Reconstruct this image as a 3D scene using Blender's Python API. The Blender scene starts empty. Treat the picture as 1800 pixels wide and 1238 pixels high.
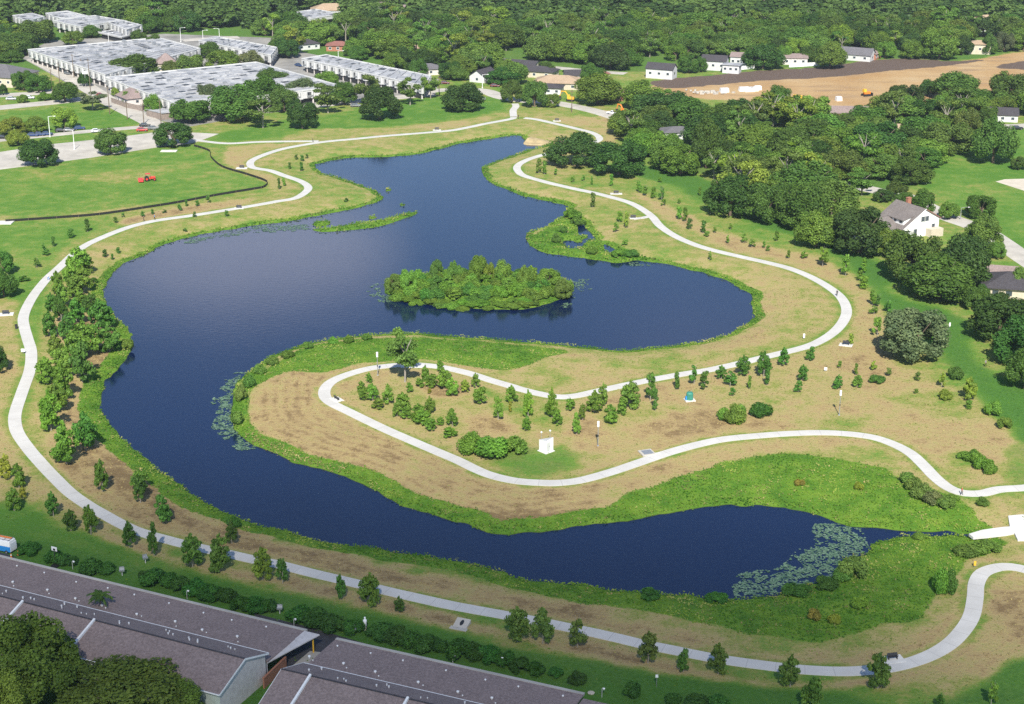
import bpy, bmesh, math, random
import numpy as np
from mathutils import Vector

random.seed(7)
RNG = np.random.default_rng(11)
SC = bpy.context.scene
COL = SC.collection

# ------------------------------------------------------------------ camera
CAM_H, PITCH, FPX = 130.0, math.radians(19.5), 2814.0
cam_data = bpy.data.cameras.new("camera")
cam = bpy.data.objects.new("camera", cam_data)
COL.objects.link(cam)
cam.location = (0, 0, CAM_H)
cam.rotation_euler = (math.pi / 2 - PITCH, 0, 0)
cam_data.sensor_width = 36.0
cam_data.lens = 36.0 * FPX / 1800.0
cam_data.clip_start = 1.0
cam_data.clip_end = 8000.0
SC.camera = cam

# ------------------------------------------------------------------ sky, sun, exposure
SUN_EL = math.radians(42.0)
world = bpy.data.worlds.new("World")
SC.world = world
world.use_nodes = True
wn = world.node_tree
wn.nodes.clear()
w_out = wn.nodes.new("ShaderNodeOutputWorld")
w_bg = wn.nodes.new("ShaderNodeBackground")
w_sky = wn.nodes.new("ShaderNodeTexSky")
w_sky.sky_type = 'NISHITA'
w_sky.sun_disc = False
w_sky.sun_elevation = SUN_EL
w_sky.sun_rotation = math.radians(180)
w_sky.altitude = 100
w_sky.air_density = 1.0
w_sky.dust_density = 0.3
w_sky.ozone_density = 4.0
w_tc = wn.nodes.new("ShaderNodeTexCoord")
w_mp = wn.nodes.new("ShaderNodeMapping")
w_mp.inputs['Scale'].default_value = (1.0, 1.0, 3.2)
w_nz = wn.nodes.new("ShaderNodeTexNoise")
w_nz.inputs['Scale'].default_value = 2.6
w_nz.inputs['Detail'].default_value = 6
w_rp = wn.nodes.new("ShaderNodeValToRGB")
w_rp.color_ramp.elements[0].position = 0.60
w_rp.color_ramp.elements[1].position = 0.80
w_mx = wn.nodes.new("ShaderNodeMixRGB")
w_mx.inputs['Color2'].default_value = (7.0, 7.6, 9.4, 1)
wn.links.new(w_tc.outputs['Generated'], w_mp.inputs['Vector'])
wn.links.new(w_mp.outputs['Vector'], w_nz.inputs['Vector'])
wn.links.new(w_nz.outputs['Fac'], w_rp.inputs['Fac'])
w_sx = wn.nodes.new("ShaderNodeSeparateXYZ")
wn.links.new(w_tc.outputs['Generated'], w_sx.inputs[0])
def wm(op, a, b=None, clamp=False):
    nd = wn.nodes.new("ShaderNodeMath"); nd.operation = op; nd.use_clamp = clamp
    for i, v in enumerate((a, b)):
        if v is None: continue
        if isinstance(v, (int, float)): nd.inputs[i].default_value = v
        else: wn.links.new(v, nd.inputs[i])
    return nd.outputs[0]
def bank(az, el, saz, sel):
    fy = wm('MAXIMUM', w_sx.outputs['Y'], .05)
    a = wm('DIVIDE', wm('SUBTRACT', wm('DIVIDE', w_sx.outputs['X'], fy), math.tan(math.radians(az))), saz)
    e_ = wm('DIVIDE', wm('SUBTRACT', wm('DIVIDE', w_sx.outputs['Z'], fy), math.tan(math.radians(el))), sel)
    r2 = wm('ADD', wm('MULTIPLY', a, a), wm('MULTIPLY', e_, e_))
    return wm('MULTIPLY', wm('SUBTRACT', 1.0, r2, True), 1.0)
w_nz2 = wn.nodes.new("ShaderNodeTexNoise"); w_nz2.inputs['Scale'].default_value = 9.0; w_nz2.inputs['Detail'].default_value = 5
wn.links.new(w_tc.outputs['Generated'], w_nz2.inputs['Vector'])
w_cl = wm('ADD', wm('MULTIPLY', bank(-10.0, 16.0, .12, .045), 3.2), wm('MULTIPLY', bank(7.5, 19.5, .10, .04), .35))
w_cl = wm('MULTIPLY', w_cl, wm('MULTIPLY', w_nz2.outputs['Fac'], 1.1))
wn.links.new(wm('ADD', w_rp.outputs['Color'], w_cl, True), w_mx.inputs['Fac'])
wn.links.new(w_sky.outputs['Color'], w_mx.inputs['Color1'])
wn.links.new(w_mx.outputs['Color'], w_bg.inputs['Color'])
w_bg.inputs['Strength'].default_value = 0.09
wn.links.new(w_bg.outputs['Background'], w_out.inputs['Surface'])

sun_d = bpy.data.lights.new("sun", 'SUN')
sun_d.energy = 4.9
sun_d.angle = math.radians(0.5)
sun_d.color = (1.0, 0.95, 0.85)
sun = bpy.data.objects.new("sun", sun_d)
COL.objects.link(sun)
sun.rotation_euler = (math.pi / 2 - SUN_EL, 0, 0)
sun.location = (0, -200, 400)

SC.view_settings.view_transform = 'Standard'
SC.view_settings.look = 'None'
SC.view_settings.exposure = 0.72
SC.view_settings.gamma = 1.0
SC.cycles.max_bounces = 6
SC.cycles.diffuse_bounces = 3
SC.cycles.transparent_max_bounces = 8
SC.cycles.use_denoising = False

# ------------------------------------------------------------------ photo measurements -> ground metres
def ray(px, py):
    u = (px - 900) / FPX
    v = (619 - py) / FPX
    return u, math.cos(PITCH) + v * math.sin(PITCH), -math.sin(PITCH) + v * math.cos(PITCH)

def P(px, py, z=0.0):
    d = ray(px, py)
    t = (z - CAM_H) / d[2]
    return d[0] * t, d[1] * t

def PP(pts, z=0.0):
    return np.array([P(a, b, z) for a, b in pts])

def ppm(x, y, z=0.0):
    return FPX / (y * math.cos(PITCH) - (z - CAM_H) * math.sin(PITCH))

WATER_Z = -1.2

def smooth(pts, n=6, closed=True):
    p = np.asarray(pts, float)
    out = []
    N = len(p)
    rng = range(N) if closed else range(N - 1)
    for i in rng:
        if closed:
            a, b, c, d = p[i - 1], p[i], p[(i + 1) % N], p[(i + 2) % N]
        else:
            a, b, c, d = p[max(i - 1, 0)], p[i], p[i + 1], p[min(i + 2, N - 1)]
        for k in range(n):
            t = k / n
            out.append(0.5 * ((2 * b) + (-a + c) * t + (2 * a - 5 * b + 4 * c - d) * t * t + (-a + 3 * b - 3 * c + d) * t ** 3))
    if not closed:
        out.append(p[-1])
    return np.array(out)

def hash2(ix, iy, seed):
    h = (ix.astype(np.int64) * 374761393 + iy.astype(np.int64) * 668265263 + seed * 1442695041) & 0x7fffffff
    h = (h ^ (h >> 13)) * 1274126177 & 0x7fffffff
    return ((h ^ (h >> 16)) & 0xffff) / 65535.0

def vnoise(x, y, seed=0):
    ix, iy = np.floor(x), np.floor(y)
    fx, fy = x - ix, y - iy
    fx, fy = fx * fx * (3 - 2 * fx), fy * fy * (3 - 2 * fy)
    a, b = hash2(ix, iy, seed), hash2(ix + 1, iy, seed)
    c, d = hash2(ix, iy + 1, seed), hash2(ix + 1, iy + 1, seed)
    return (a * (1 - fx) + b * fx) * (1 - fy) + (c * (1 - fx) + d * fx) * fy

def fbm(x, y, seed=0, oct=3):
    s, a, t = 0, 1.0, 0
    for k in range(oct):
        s = s + a * vnoise(x * 2 ** k, y * 2 ** k, seed + k)
        t += a
        a *= 0.5
    return s / t

def seg_dist(pts, poly, closed=True):
    a = poly
    b = np.roll(poly, -1, 0) if closed else None
    if not closed:
        a, b = poly[:-1], poly[1:]
    out = np.empty(len(pts))
    ab = b - a
    L = (ab ** 2).sum(1) + 1e-9
    for i in range(0, len(pts), 20000):
        q = pts[i:i + 20000, None, :]
        t = np.clip(((q - a) * ab).sum(2) / L, 0, 1)
        d = q - (a + t[..., None] * ab)
        out[i:i + 20000] = np.sqrt((d ** 2).sum(2).min(1))
    return out

def inside(pts, poly):
    x, y = pts[:, 0], pts[:, 1]
    c = np.zeros(len(pts), bool)
    j = len(poly) - 1
    for i in range(len(poly)):
        xi, yi = poly[i]
        xj, yj = poly[j]
        m = (yi > y) != (yj > y)
        if abs(yj - yi) > 1e-12:
            c ^= m & (x < (xj - xi) * (y - yi) / (yj - yi) + xi)
        j = i
    return c

def sdist(pts, poly, cap=60.0):
    """positive inside poly"""
    lo, hi = poly.min(0) - cap, poly.max(0) + cap
    out = np.full(len(pts), -cap)
    m = ((pts >= lo) & (pts <= hi)).all(1)
    if m.any():
        q = pts[m]
        d = seg_dist(q, poly)
        out[m] = np.where(inside(q, poly), d, -d)
    return out

POND = [(900,239),(863,244),(826,250),(800,255),(783,260),(750,268),(713,274),(663,277),(613,278),(588,282),(563,287),(551,290),(560,300),(575,308),(590,311),(610,318),(640,328),(663,335),(672,345),(670,352),(643,361),(613,369),(575,376),(538,384),(500,391),(450,396),(400,405),(363,411),(325,420),(288,430),(265,443),(240,454),(215,466),(200,480),(188,500),(185,518),(190,535),(200,553),(215,570),(230,585),(234,598),(230,618),(213,645),(190,667),(179,690),(178,715),(185,733),(200,753),(220,775),(245,800),(270,820),(293,838),(325,860),(358,883),(388,898),(425,914),(450,922),(487,930),(525,942),(563,949),(613,957),(663,965),(725,973),(775,983),(838,993),(876,1002),(900,1013),(938,1020),(988,1025),(1038,1031),(1075,1037),(1125,1040),(1188,1043),(1238,1050),(1301,1053),(1350,1048),(1370,1040),(1413,1030),(1450,1018),(1470,1008),(1475,993),(1493,981),(1523,975),(1530,966),(1535,956),(1555,949),(1600,943.5),(1650,941),(1700,942),(1700,938),(1651,935),(1613,935),(1575,932),(1500,927),(1458,915),(1420,901),(1388,895),(1350,890),(1301,888),(1263,889),(1226,895),(1175,903),(1138,911),(1088,918),(1050,921),(1025,926),(1000,930),(975,934),(938,938),(900,939),(876,938),(838,930),(801,918),(751,903),(701,883),(663,865),(625,847),(588,832),(538,818),(500,805),(475,794),(450,783),(431,770),(413,755),(405,735),(411,703),(416,678),(431,658),(450,646),(475,628),(504,617),(525,608),(550,603),(575,599),(613,593),(650,589),(700,586),(738,586),(801,592),(851,595),(898,599),(925,601),(963,604),(1013,609),(1063,614),(1113,615),(1175,609),(1226,602),(1263,593),(1296,580),(1318,565),(1324,555),(1321,535),(1316,518),(1301,508),(1276,494),(1238,480),(1205,473),(1175,465),(1138,460),(1113,459),(1088,463),(1050,458),(1013,453),(963,446),(935,436),(922,418),(938,406),(958,400),(985,383),(998,368),(995,362),(970,355),(938,349),(920,345),(899,338),(871,326),(861,319),(851,310),(846,297),(863,288),(900,275),(925,265),(950,259),(962,253),(945,251),(922,247),(912,240)]
ISLAND = [(677,503),(683,515),(705,526),(738,535),(788,540),(826,543),(898,545),(925,544),(963,534),(1000,520),(1009,508),(1004,495),(975,487),(930,483),(880,481),(820,480),(760,480),(715,485),(688,493)]
ISLET = [(548,404),(568,408),(595,407),(638,403),(675,397),(703,387),(731,377),(731,372),(711,376),(690,381),(663,389),(630,392),(600,398),(570,401)]
SMALL_ISLETS = [[(551,397),(560,399),(578,396),(580,390),(565,388),(552,391)], [(648,384),(655,386),(663,382),(655,380)], [(677,336),(683,337),(689,334),(682,331)], [(703,362),(708,363),(713,360),(708,358)]]
PUDDLES = [[(1019,395),(1026,391),(1030,402),(1040,414),(1046,421),(1038,421),(1026,414),(1016,413)], [(990,424),(1005,424),(1018,428),(1028,420),(1035,421),(1022,433),(1005,437),(992,432)], [(1060,430),(1072,434),(1094,446),(1082,447),(1068,443)]]

pond_w = smooth(PP(POND, WATER_Z), 4)
def jitter(poly, amp, sc, seed):
    q = poly.copy()
    q[:, 0] += (fbm(poly[:, 0] / sc, poly[:, 1] / sc, seed) - .5) * 2 * amp
    q[:, 1] += (fbm(poly[:, 0] / sc, poly[:, 1] / sc, seed + 9) - .5) * 2 * amp
    return q
pond_w = jitter(pond_w, 1.1, 3.0, 3)
isl_w = jitter(smooth(PP(ISLAND, WATER_Z), 5), .7, 2.5, 5)
islet_w = [jitter(smooth(PP(ISLET, WATER_Z), 4), .6, 2.0, 6)] + [smooth(PP(s, WATER_Z), 3) for s in SMALL_ISLETS]
pud_w = [jitter(smooth(PP(s, WATER_Z), 4), .6, 2.0, 8) for s in PUDDLES]

def shore_d(pts):
    d = -sdist(pts, pond_w)
    d = np.maximum(d, sdist(pts, isl_w))
    for s in islet_w:
        d = np.maximum(d, sdist(pts, s))
    for s in pud_w:
        d = np.minimum(d, -sdist(pts, s))
    return d

isl_c = isl_w.mean(0)
def height_from(d, pts):
    t = np.clip(d / 14.0, 0, 1)
    h = WATER_Z + 1.2 * (1 - (1 - t) ** 2) + np.where(d > 0, 0.12 * np.clip(d, 0, 1), 0)
    h = np.where(d < 0, WATER_Z + np.clip(d, -6, 0) * 0.35, h)
    # low lumps on the banks only
    h = h + np.clip(d / 6, 0, 1) * np.clip((24 - d) / 10, 0, 1) * (fbm(pts[:, 0] / 7, pts[:, 1] / 7, 21) - .5) * 0.25
    return h

def gz(x, y):
    q = np.array([[x, y]])
    return float(height_from(shore_d(q), q)[0])

def G(px, py):
    x, y = P(px, py, 0.0)
    z = gz(x, y)
    x, y = P(px, py, z)
    z = gz(x, y)
    return x, y, z

def zs(pts):
    pts = np.asarray(pts, float)
    return height_from(shore_d(pts), pts)

# ------------------------------------------------------------------ tagging helpers
def tag(o, label=None, cat=None, group=None, kind=None):
    if label: o['label'] = label
    if cat: o['category'] = cat
    if group: o['group'] = group
    if kind: o['kind'] = kind
    return o

def empty(name, loc, rz=0.0, label=None, cat=None, group=None):
    o = bpy.data.objects.new(name, None)
    o.empty_display_size = 0.3
    COL.objects.link(o)
    o.location = loc
    o.rotation_euler = (0, 0, rz)
    return tag(o, label, cat, group)

def copy_tree(o, parent=None):
    c = o.copy()
    COL.objects.link(c)
    c.parent = parent
    for ch in list(o.children):
        copy_tree(ch, c)
    return c

def ordinal(n):
    suf = 'th' if 10 <= n % 100 <= 20 else {1: 'st', 2: 'nd', 3: 'rd'}.get(n % 10, 'th')
    return f"{n}{suf}"

class MB:
    """collects shapes for ONE mesh object"""
    def __init__(self):
        self.v, self.f, self.m = [], [], []
    def poly(self, pts, m=0):
        i = len(self.v)
        self.v += [tuple(p) for p in pts]
        self.f.append(tuple(range(i, i + len(pts))))
        self.m.append(m)
    def box(self, c, s, rz=0.0, m=0, taper=1.0):
        i = len(self.v)
        ca, sa = math.cos(rz), math.sin(rz)
        for dz in (-.5, .5):
            k = taper if dz > 0 else 1.0
            for dx, dy in ((-.5, -.5), (.5, -.5), (.5, .5), (-.5, .5)):
                x, y = dx * s[0] * k, dy * s[1] * k
                self.v.append((c[0] + x * ca - y * sa, c[1] + x * sa + y * ca, c[2] + dz * s[2]))
        for q in ((0, 3, 2, 1), (4, 5, 6, 7), (0, 1, 5, 4), (1, 2, 6, 5), (2, 3, 7, 6), (3, 0, 4, 7)):
            self.f.append(tuple(i + k for k in q))
            self.m.append(m)
    def prism(self, base, z0, z1, m=0, top=None, mt=None):
        """base: 2-D outline (counter-clockwise), extruded z0..z1"""
        n = len(base)
        i = len(self.v)
        top = base if top is None else top
        self.v += [(p[0], p[1], z0) for p in base] + [(p[0], p[1], z1) for p in top]
        for k in range(n):
            self.f.append((i + k, i + (k + 1) % n, i + n + (k + 1) % n, i + n + k))
            self.m.append(m)
        self.f.append(tuple(i + n + k for k in range(n)))
        self.m.append(m if mt is None else mt)
        self.f.append(tuple(i + n - 1 - k for k in range(n)))
        self.m.append(m)
    def tube(self, pts, radii, seg=8, m=0, cap=True):
        pts = [Vector(p) for p in pts]
        rings = []
        for k, p in enumerate(pts):
            d = (pts[min(k + 1, len(pts) - 1)] - pts[max(k - 1, 0)])
            d = d.normalized() if d.length > 1e-9 else Vector((0, 0, 1))
            a = d.cross(Vector((0, 1, 0)) if abs(d.y) < .9 else Vector((1, 0, 0))).normalized()
            b = d.cross(a)
            i = len(self.v)
            for s in range(seg):
                t = 2 * math.pi * s / seg
                q = p + (a * math.cos(t) + b * math.sin(t)) * radii[k]
                self.v.append(tuple(q))
            rings.append(i)
        for a, b in zip(rings, rings[1:]):
            for s in range(seg):
                self.f.append((a + s, a + (s + 1) % seg, b + (s + 1) % seg, b + s))
                self.m.append(m)
        if cap:
            self.f.append(tuple(rings[0] + s for s in reversed(range(seg))))
            self.m.append(m)
            self.f.append(tuple(rings[-1] + s for s in range(seg)))
            self.m.append(m)
    def ball(self, c, r, seg=10, rings=6, m=0, sz=1.0):
        pts = [(c[0], c[1], c[2] + r * sz * math.cos(math.pi * k / rings)) for k in range(rings + 1)]
        rad = [max(1e-3, r * math.sin(math.pi * k / rings)) for k in range(rings + 1)]
        self.tube(pts, rad, seg, m)
    def mesh(self, name, mats):
        me = bpy.data.meshes.new(name)
        me.from_pydata(self.v, [], self.f)
        for mt in (mats if isinstance(mats, (list, tuple)) else [mats]):
            me.materials.append(mt)
        me.polygons.foreach_set('material_index', self.m)
        bm = bmesh.new()
        bm.from_mesh(me)
        bmesh.ops.recalc_face_normals(bm, faces=bm.faces)
        bm.to_mesh(me)
        bm.free()
        me.update()
        return me
    def build(self, name, mats, parent=None, bevel=0.0, smooth_shade=False):
        me = self.mesh(name, mats)
        o = bpy.data.objects.new(name, me)
        COL.objects.link(o)
        o.parent = parent
        if smooth_shade:
            me.polygons.foreach_set('use_smooth', [True] * len(me.polygons))
        if bevel:
            md = o.modifiers.new('bevel', 'BEVEL')
            md.width = bevel
            md.segments = 2
            md.limit_method = 'ANGLE'
        return o

def np_mesh(name, verts, faces, mats, attrs=None, smooth_shade=False):
    """verts (n,3), faces (m,k) arrays"""
    me = bpy.data.meshes.new(name)
    n, (m, k) = len(verts), faces.shape
    me.vertices.add(n)
    me.vertices.foreach_set('co', np.ascontiguousarray(verts, np.float32).ravel())
    me.loops.add(m * k)
    me.loops.foreach_set('vertex_index', np.ascontiguousarray(faces, np.int32).ravel())
    me.polygons.add(m)
    me.polygons.foreach_set('loop_start', np.arange(m, dtype=np.int32) * k)
    me.polygons.foreach_set('use_smooth', np.full(m, smooth_shade))
    for mt in (mats if isinstance(mats, (list, tuple)) else [mats]):
        me.materials.append(mt)
    for nm, (dom, arr) in (attrs or {}).items():
        at = me.attributes.new(nm, 'FLOAT', dom)
        at.data.foreach_set('value', np.ascontiguousarray(arr, np.float32))
    me.update(calc_edges=True)
    me.validate()
    return me

# ------------------------------------------------------------------ materials
class NT:
    def __init__(self, name):
        self.mat = bpy.data.materials.new(name)
        self.mat.use_nodes = True
        self.t = self.mat.node_tree
        self.b = self.t.nodes['Principled BSDF']
        self.out = self.t.nodes['Material Output']
    def n(self, typ, **kw):
        nd = self.t.nodes.new(typ)
        for k, v in kw.items():
            if k in nd.inputs.keys():
                nd.inputs[k].default_value = v
            else:
                setattr(nd, k, v)
        return nd
    def l(self, a, b):
        self.t.links.new(a, b)
    def coord(self, obj=False):
        if not hasattr(self, '_tc'):
            self._tc = self.n('ShaderNodeTexCoord')
            self._geo = self.n('ShaderNodeNewGeometry')
        return self._tc.outputs['Object'] if obj else self._geo.outputs['Position']
    def noise(self, scale, detail=4, rough=.55, obj=False, stretch=None):
        nd = self.n('ShaderNodeTexNoise', Scale=scale, Detail=detail, Roughness=rough)
        src = self.coord(obj)
        if stretch:
            mp = self.n('ShaderNodeMapping')
            mp.inputs['Scale'].default_value = stretch
            self.l(src, mp.inputs['Vector'])
            src = mp.outputs['Vector']
        self.l(src, nd.inputs['Vector'])
        return nd.outputs['Fac']
    def attr(self, name):
        nd = self.n('ShaderNodeAttribute')
        nd.attribute_name = name
        return nd.outputs['Fac']
    def math(self, op, a, b=None, c=None, clamp=False):
        nd = self.n('ShaderNodeMath')
        nd.operation = op
        nd.use_clamp = clamp
        for i, v in enumerate((a, b, c)):
            if v is None: continue
            if isinstance(v, (int, float)): nd.inputs[i].default_value = v
            else: self.l(v, nd.inputs[i])
        return nd.outputs[0]
    def ramp(self, fac, stops, interp='LINEAR'):
        nd = self.n('ShaderNodeValToRGB')
        cr = nd.color_ramp
        cr.interpolation = interp
        while len(cr.elements) < len(stops): cr.elements.new(.5)
        for e, (p, c) in zip(cr.elements, stops):
            e.position = p
            e.color = (*c, 1) if len(c) == 3 else c
        self.l(fac, nd.inputs['Fac'])
        return nd.outputs['Color']
    def mix(self, fac, a, b, mode='MIX'):
        nd = self.n('ShaderNodeMixRGB')
        nd.blend_type = mode
        for s, v in (('Fac', fac), ('Color1', a), ('Color2', b)):
            if isinstance(v, (int, float)): nd.inputs[s].default_value = v
            elif isinstance(v, tuple): nd.inputs[s].default_value = (*v, 1)
            else: self.l(v, nd.inputs[s])
        return nd.outputs['Color']
    def smoothstep(self, v, lo, hi):
        nd = self.n('ShaderNodeMapRange')
        nd.interpolation_type = 'SMOOTHSTEP'
        nd.inputs['From Min'].default_value = lo
        nd.inputs['From Max'].default_value = hi
        self.l(v, nd.inputs['Value'])
        return nd.outputs['Result']
    def bump(self, h, strength=.5, dist=.1):
        nd = self.n('ShaderNodeBump', Strength=strength, Distance=dist)
        self.l(h, nd.inputs['Height'])
        self.l(nd.outputs['Normal'], self.b.inputs['Normal'])

def simple(name, col, rough=.7, var=.12, scale=2.0, metal=0.0, obj=True, spec=.3):
    t = NT(name)
    nz = t.noise(scale, 5, .6, obj)
    lo = tuple(max(0, c * (1 - var * 1.6)) for c in col)
    hi = tuple(min(1, c * (1 + var)) for c in col)
    t.l(t.ramp(nz, [(.3, lo), (.7, hi)]), t.b.inputs['Base Color'])
    t.b.inputs['Roughness'].default_value = rough
    t.b.inputs['Metallic'].default_value = metal
    t.b.inputs['Specular IOR Level'].default_value = spec
    return t.mat

def leaf_material(name, gain=1.0):
    t = NT(name)
    info = t.n('ShaderNodeObjectInfo')
    tint = t.attr('tint')
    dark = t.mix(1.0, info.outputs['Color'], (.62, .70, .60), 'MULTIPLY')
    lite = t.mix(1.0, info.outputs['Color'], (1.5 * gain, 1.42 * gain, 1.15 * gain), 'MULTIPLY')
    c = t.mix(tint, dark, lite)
    rnd = t.n('ShaderNodeHueSaturation')
    t.l(c, rnd.inputs['Color'])
    hv = t.math('MULTIPLY_ADD', info.outputs['Random'], .022, .492)
    t.l(hv, rnd.inputs['Hue'])
    t.l(t.math('MULTIPLY_ADD', info.outputs['Random'], .35, .80), rnd.inputs['Value'])
    t.t.nodes.remove(t.b)
    df = t.n('ShaderNodeBsdfDiffuse')
    tr = t.n('ShaderNodeBsdfTranslucent')
    gl = t.n('ShaderNodeBsdfGlossy', Roughness=.5)
    gl.inputs['Color'].default_value = (.9, .95, 1, 1)
    t.l(rnd.outputs['Color'], df.inputs['Color'])
    t.l(t.mix(1.0, rnd.outputs['Color'], (1.2, 1.25, .6), 'MULTIPLY'), tr.inputs['Color'])
    m1 = t.n('ShaderNodeMixShader', Fac=.28)
    t.l(df.outputs[0], m1.inputs[1]); t.l(tr.outputs[0], m1.inputs[2])
    m2 = t.n('ShaderNodeMixShader', Fac=.008)
    t.l(m1.outputs[0], m2.inputs[1]); t.l(gl.outputs[0], m2.inputs[2])
    t.l(m2.outputs[0], t.out.inputs['Surface'])
    return t.mat

M = {}
M['leaf'] = leaf_material('leaf')
M['bark'] = simple('bark', (.16, .12, .085), .9, .3, 3)
M['grey_bark'] = simple('grey_bark', (.30, .27, .23), .9, .25, 3)
M['concrete'] = simple('concrete', (.60, .585, .55), .85, .07, .6, obj=False)
M['old_concrete'] = simple('old_concrete', (.46, .43, .38), .9, .16, .12, obj=False)
M['court'] = simple('court_paving', (.27, .26, .24), .9, .25, .08, obj=False)
M['white'] = simple('white_paint', (.80, .80, .79), .6, .04, 1.5)
M['wall_white'] = simple('white_wall', (.56, .56, .55), .8, .08, .8)
M['cream'] = simple('cream_wall', (.52, .46, .36), .8, .08, .8)
M['pale_wall'] = simple('pale_wall', (.60, .555, .53), .85, .10, 1.2)
M['green_wall'] = simple('pale_green_wall', (.50, .56, .50), .85, .08, 1.2)
M['brick'] = simple('brick', (.36, .16, .10), .9, .2, 3)
M['asphalt'] = simple('asphalt', (.055, .055, .062), .9, .2, .5, obj=False)
M['dark'] = simple('dark_opening', (.03, .032, .035), .5, .2, 2)
M['glass'] = simple('window_glass', (.05, .065, .08), .12, .2, 2, spec=.6)
M['grey_metal'] = simple('grey_metal', (.42, .43, .44), .45, .1, 3, metal=.6)
M['dark_metal'] = simple('dark_metal', (.05, .05, .055), .5, .2, 3, metal=.3)
M['black_cloth'] = simple('black_fabric', (.018, .02, .018), .9, .2, 3)
M['rubber'] = simple('black_rubber', (.02, .02, .02), .85, .15, 3)
M['red'] = simple('red_paint', (.62, .05, .03), .4, .1, 3)
M['orange'] = simple('orange_paint', (.75, .22, .03), .5, .1, 3)
M['yellow'] = simple('yellow_paint', (.72, .42, .04), .5, .1, 3)
M['blue'] = simple('blue_paint', (.03, .25, .62), .45, .1, 3)
M['teal'] = simple('green_cabinet', (.045, .22, .16), .5, .1, 2)
M['wood_fence'] = simple('weathered_fence', (.27, .22, .19), .9, .2, 1.2)
M['sand'] = simple('sand', (.40, .315, .17), .95, .2, .4, obj=False)
M['infield'] = simple('infield_sand', (.55, .49, .40), .95, .08, .3, obj=False)
M['skin'] = simple('skin', (.45, .27, .18), .6, .05, 3)
M['fur'] = simple('dark_fur', (.05, .04, .03), .9, .2, 6)

def roof_material(name, col, course=.9):
    t = NT(name)
    n1 = t.noise(.35, 5, .6)
    n2 = t.noise(2.6, 3, .7)
    a = t.ramp(n1, [(.3, tuple(c * .82 for c in col)), (.7, tuple(c * 1.12 for c in col))])
    t.l(t.mix(t.smoothstep(n2, .35, .7), a, tuple(c * 1.35 for c in col)), t.b.inputs['Base Color'])
    t.l(t.mix(.5, a, t.mix(t.smoothstep(n2, .3, .75), tuple(c * .55 for c in col), tuple(c * 1.5 for c in col))), t.b.inputs['Base Color'])
    t.b.inputs['Roughness'].default_value = .9
    t.b.inputs['Specular IOR Level'].default_value = .15
    t.bump(n2, .4, .05)
    return t.mat
M['roof_brown'] = roof_material('brown_shingle', (.250, .194, .182))
M['roof_taupe'] = roof_material('taupe_shingle', (.185, .162, .150))
M['roof_grey'] = roof_material('grey_shingle', (.14, .135, .145))
M['roof_dark'] = roof_material('dark_shingle', (.065, .06, .066))
M['roof_tan'] = roof_material('tan_shingle', (.38, .28, .19))
M['roof_red'] = roof_material('red_shingle', (.24, .11, .09))

def flat_roof_material():
    t = NT('white_roof_membrane')
    n1 = t.noise(.11, 5, .65)
    n2 = t.noise(.5, 5, .6, stretch=(.35, 1.6, 1))
    c = t.ramp(n1, [(.32, (.22, .23, .25)), (.62, (.46, .46, .465))])
    c = t.mix(t.smoothstep(n2, .5, .68), c, (.17, .18, .21))
    t.l(c, t.b.inputs['Base Color'])
    t.b.inputs['Roughness'].default_value = .7
    return t.mat
M['roof_white'] = flat_roof_material()

def path_material():
    t = NT('path_concrete')
    n1 = t.noise(.25, 4, .6)
    n2 = t.noise(3.5, 4, .7)
    al = t.attr('along')
    c = t.ramp(n1, [(.3, (.49, .475, .445)), (.7, (.58, .565, .535))])
    c = t.mix(t.math('MULTIPLY', n2, .25), c, (.40, .385, .36))
    fr = t.math('FRACT', t.math('MULTIPLY', al, 1 / 4.5))
    j = t.math('LESS_THAN', fr, .022)
    c = t.mix(t.math('MULTIPLY', j, .5), c, (.22, .21, .20))
    pn = t.n('ShaderNodeTexWhiteNoise', noise_dimensions='1D')
    t.l(t.math('FLOOR', t.math('MULTIPLY', al, 1 / 4.5)), pn.inputs['W'])
    c = t.mix(t.math('MULTIPLY', pn.outputs['Value'], .12), c, (.36, .35, .335))
    t.l(c, t.b.inputs['Base Color'])
    t.b.inputs['Roughness'].default_value = .9
    return t.mat
M['path'] = path_material()

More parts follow.
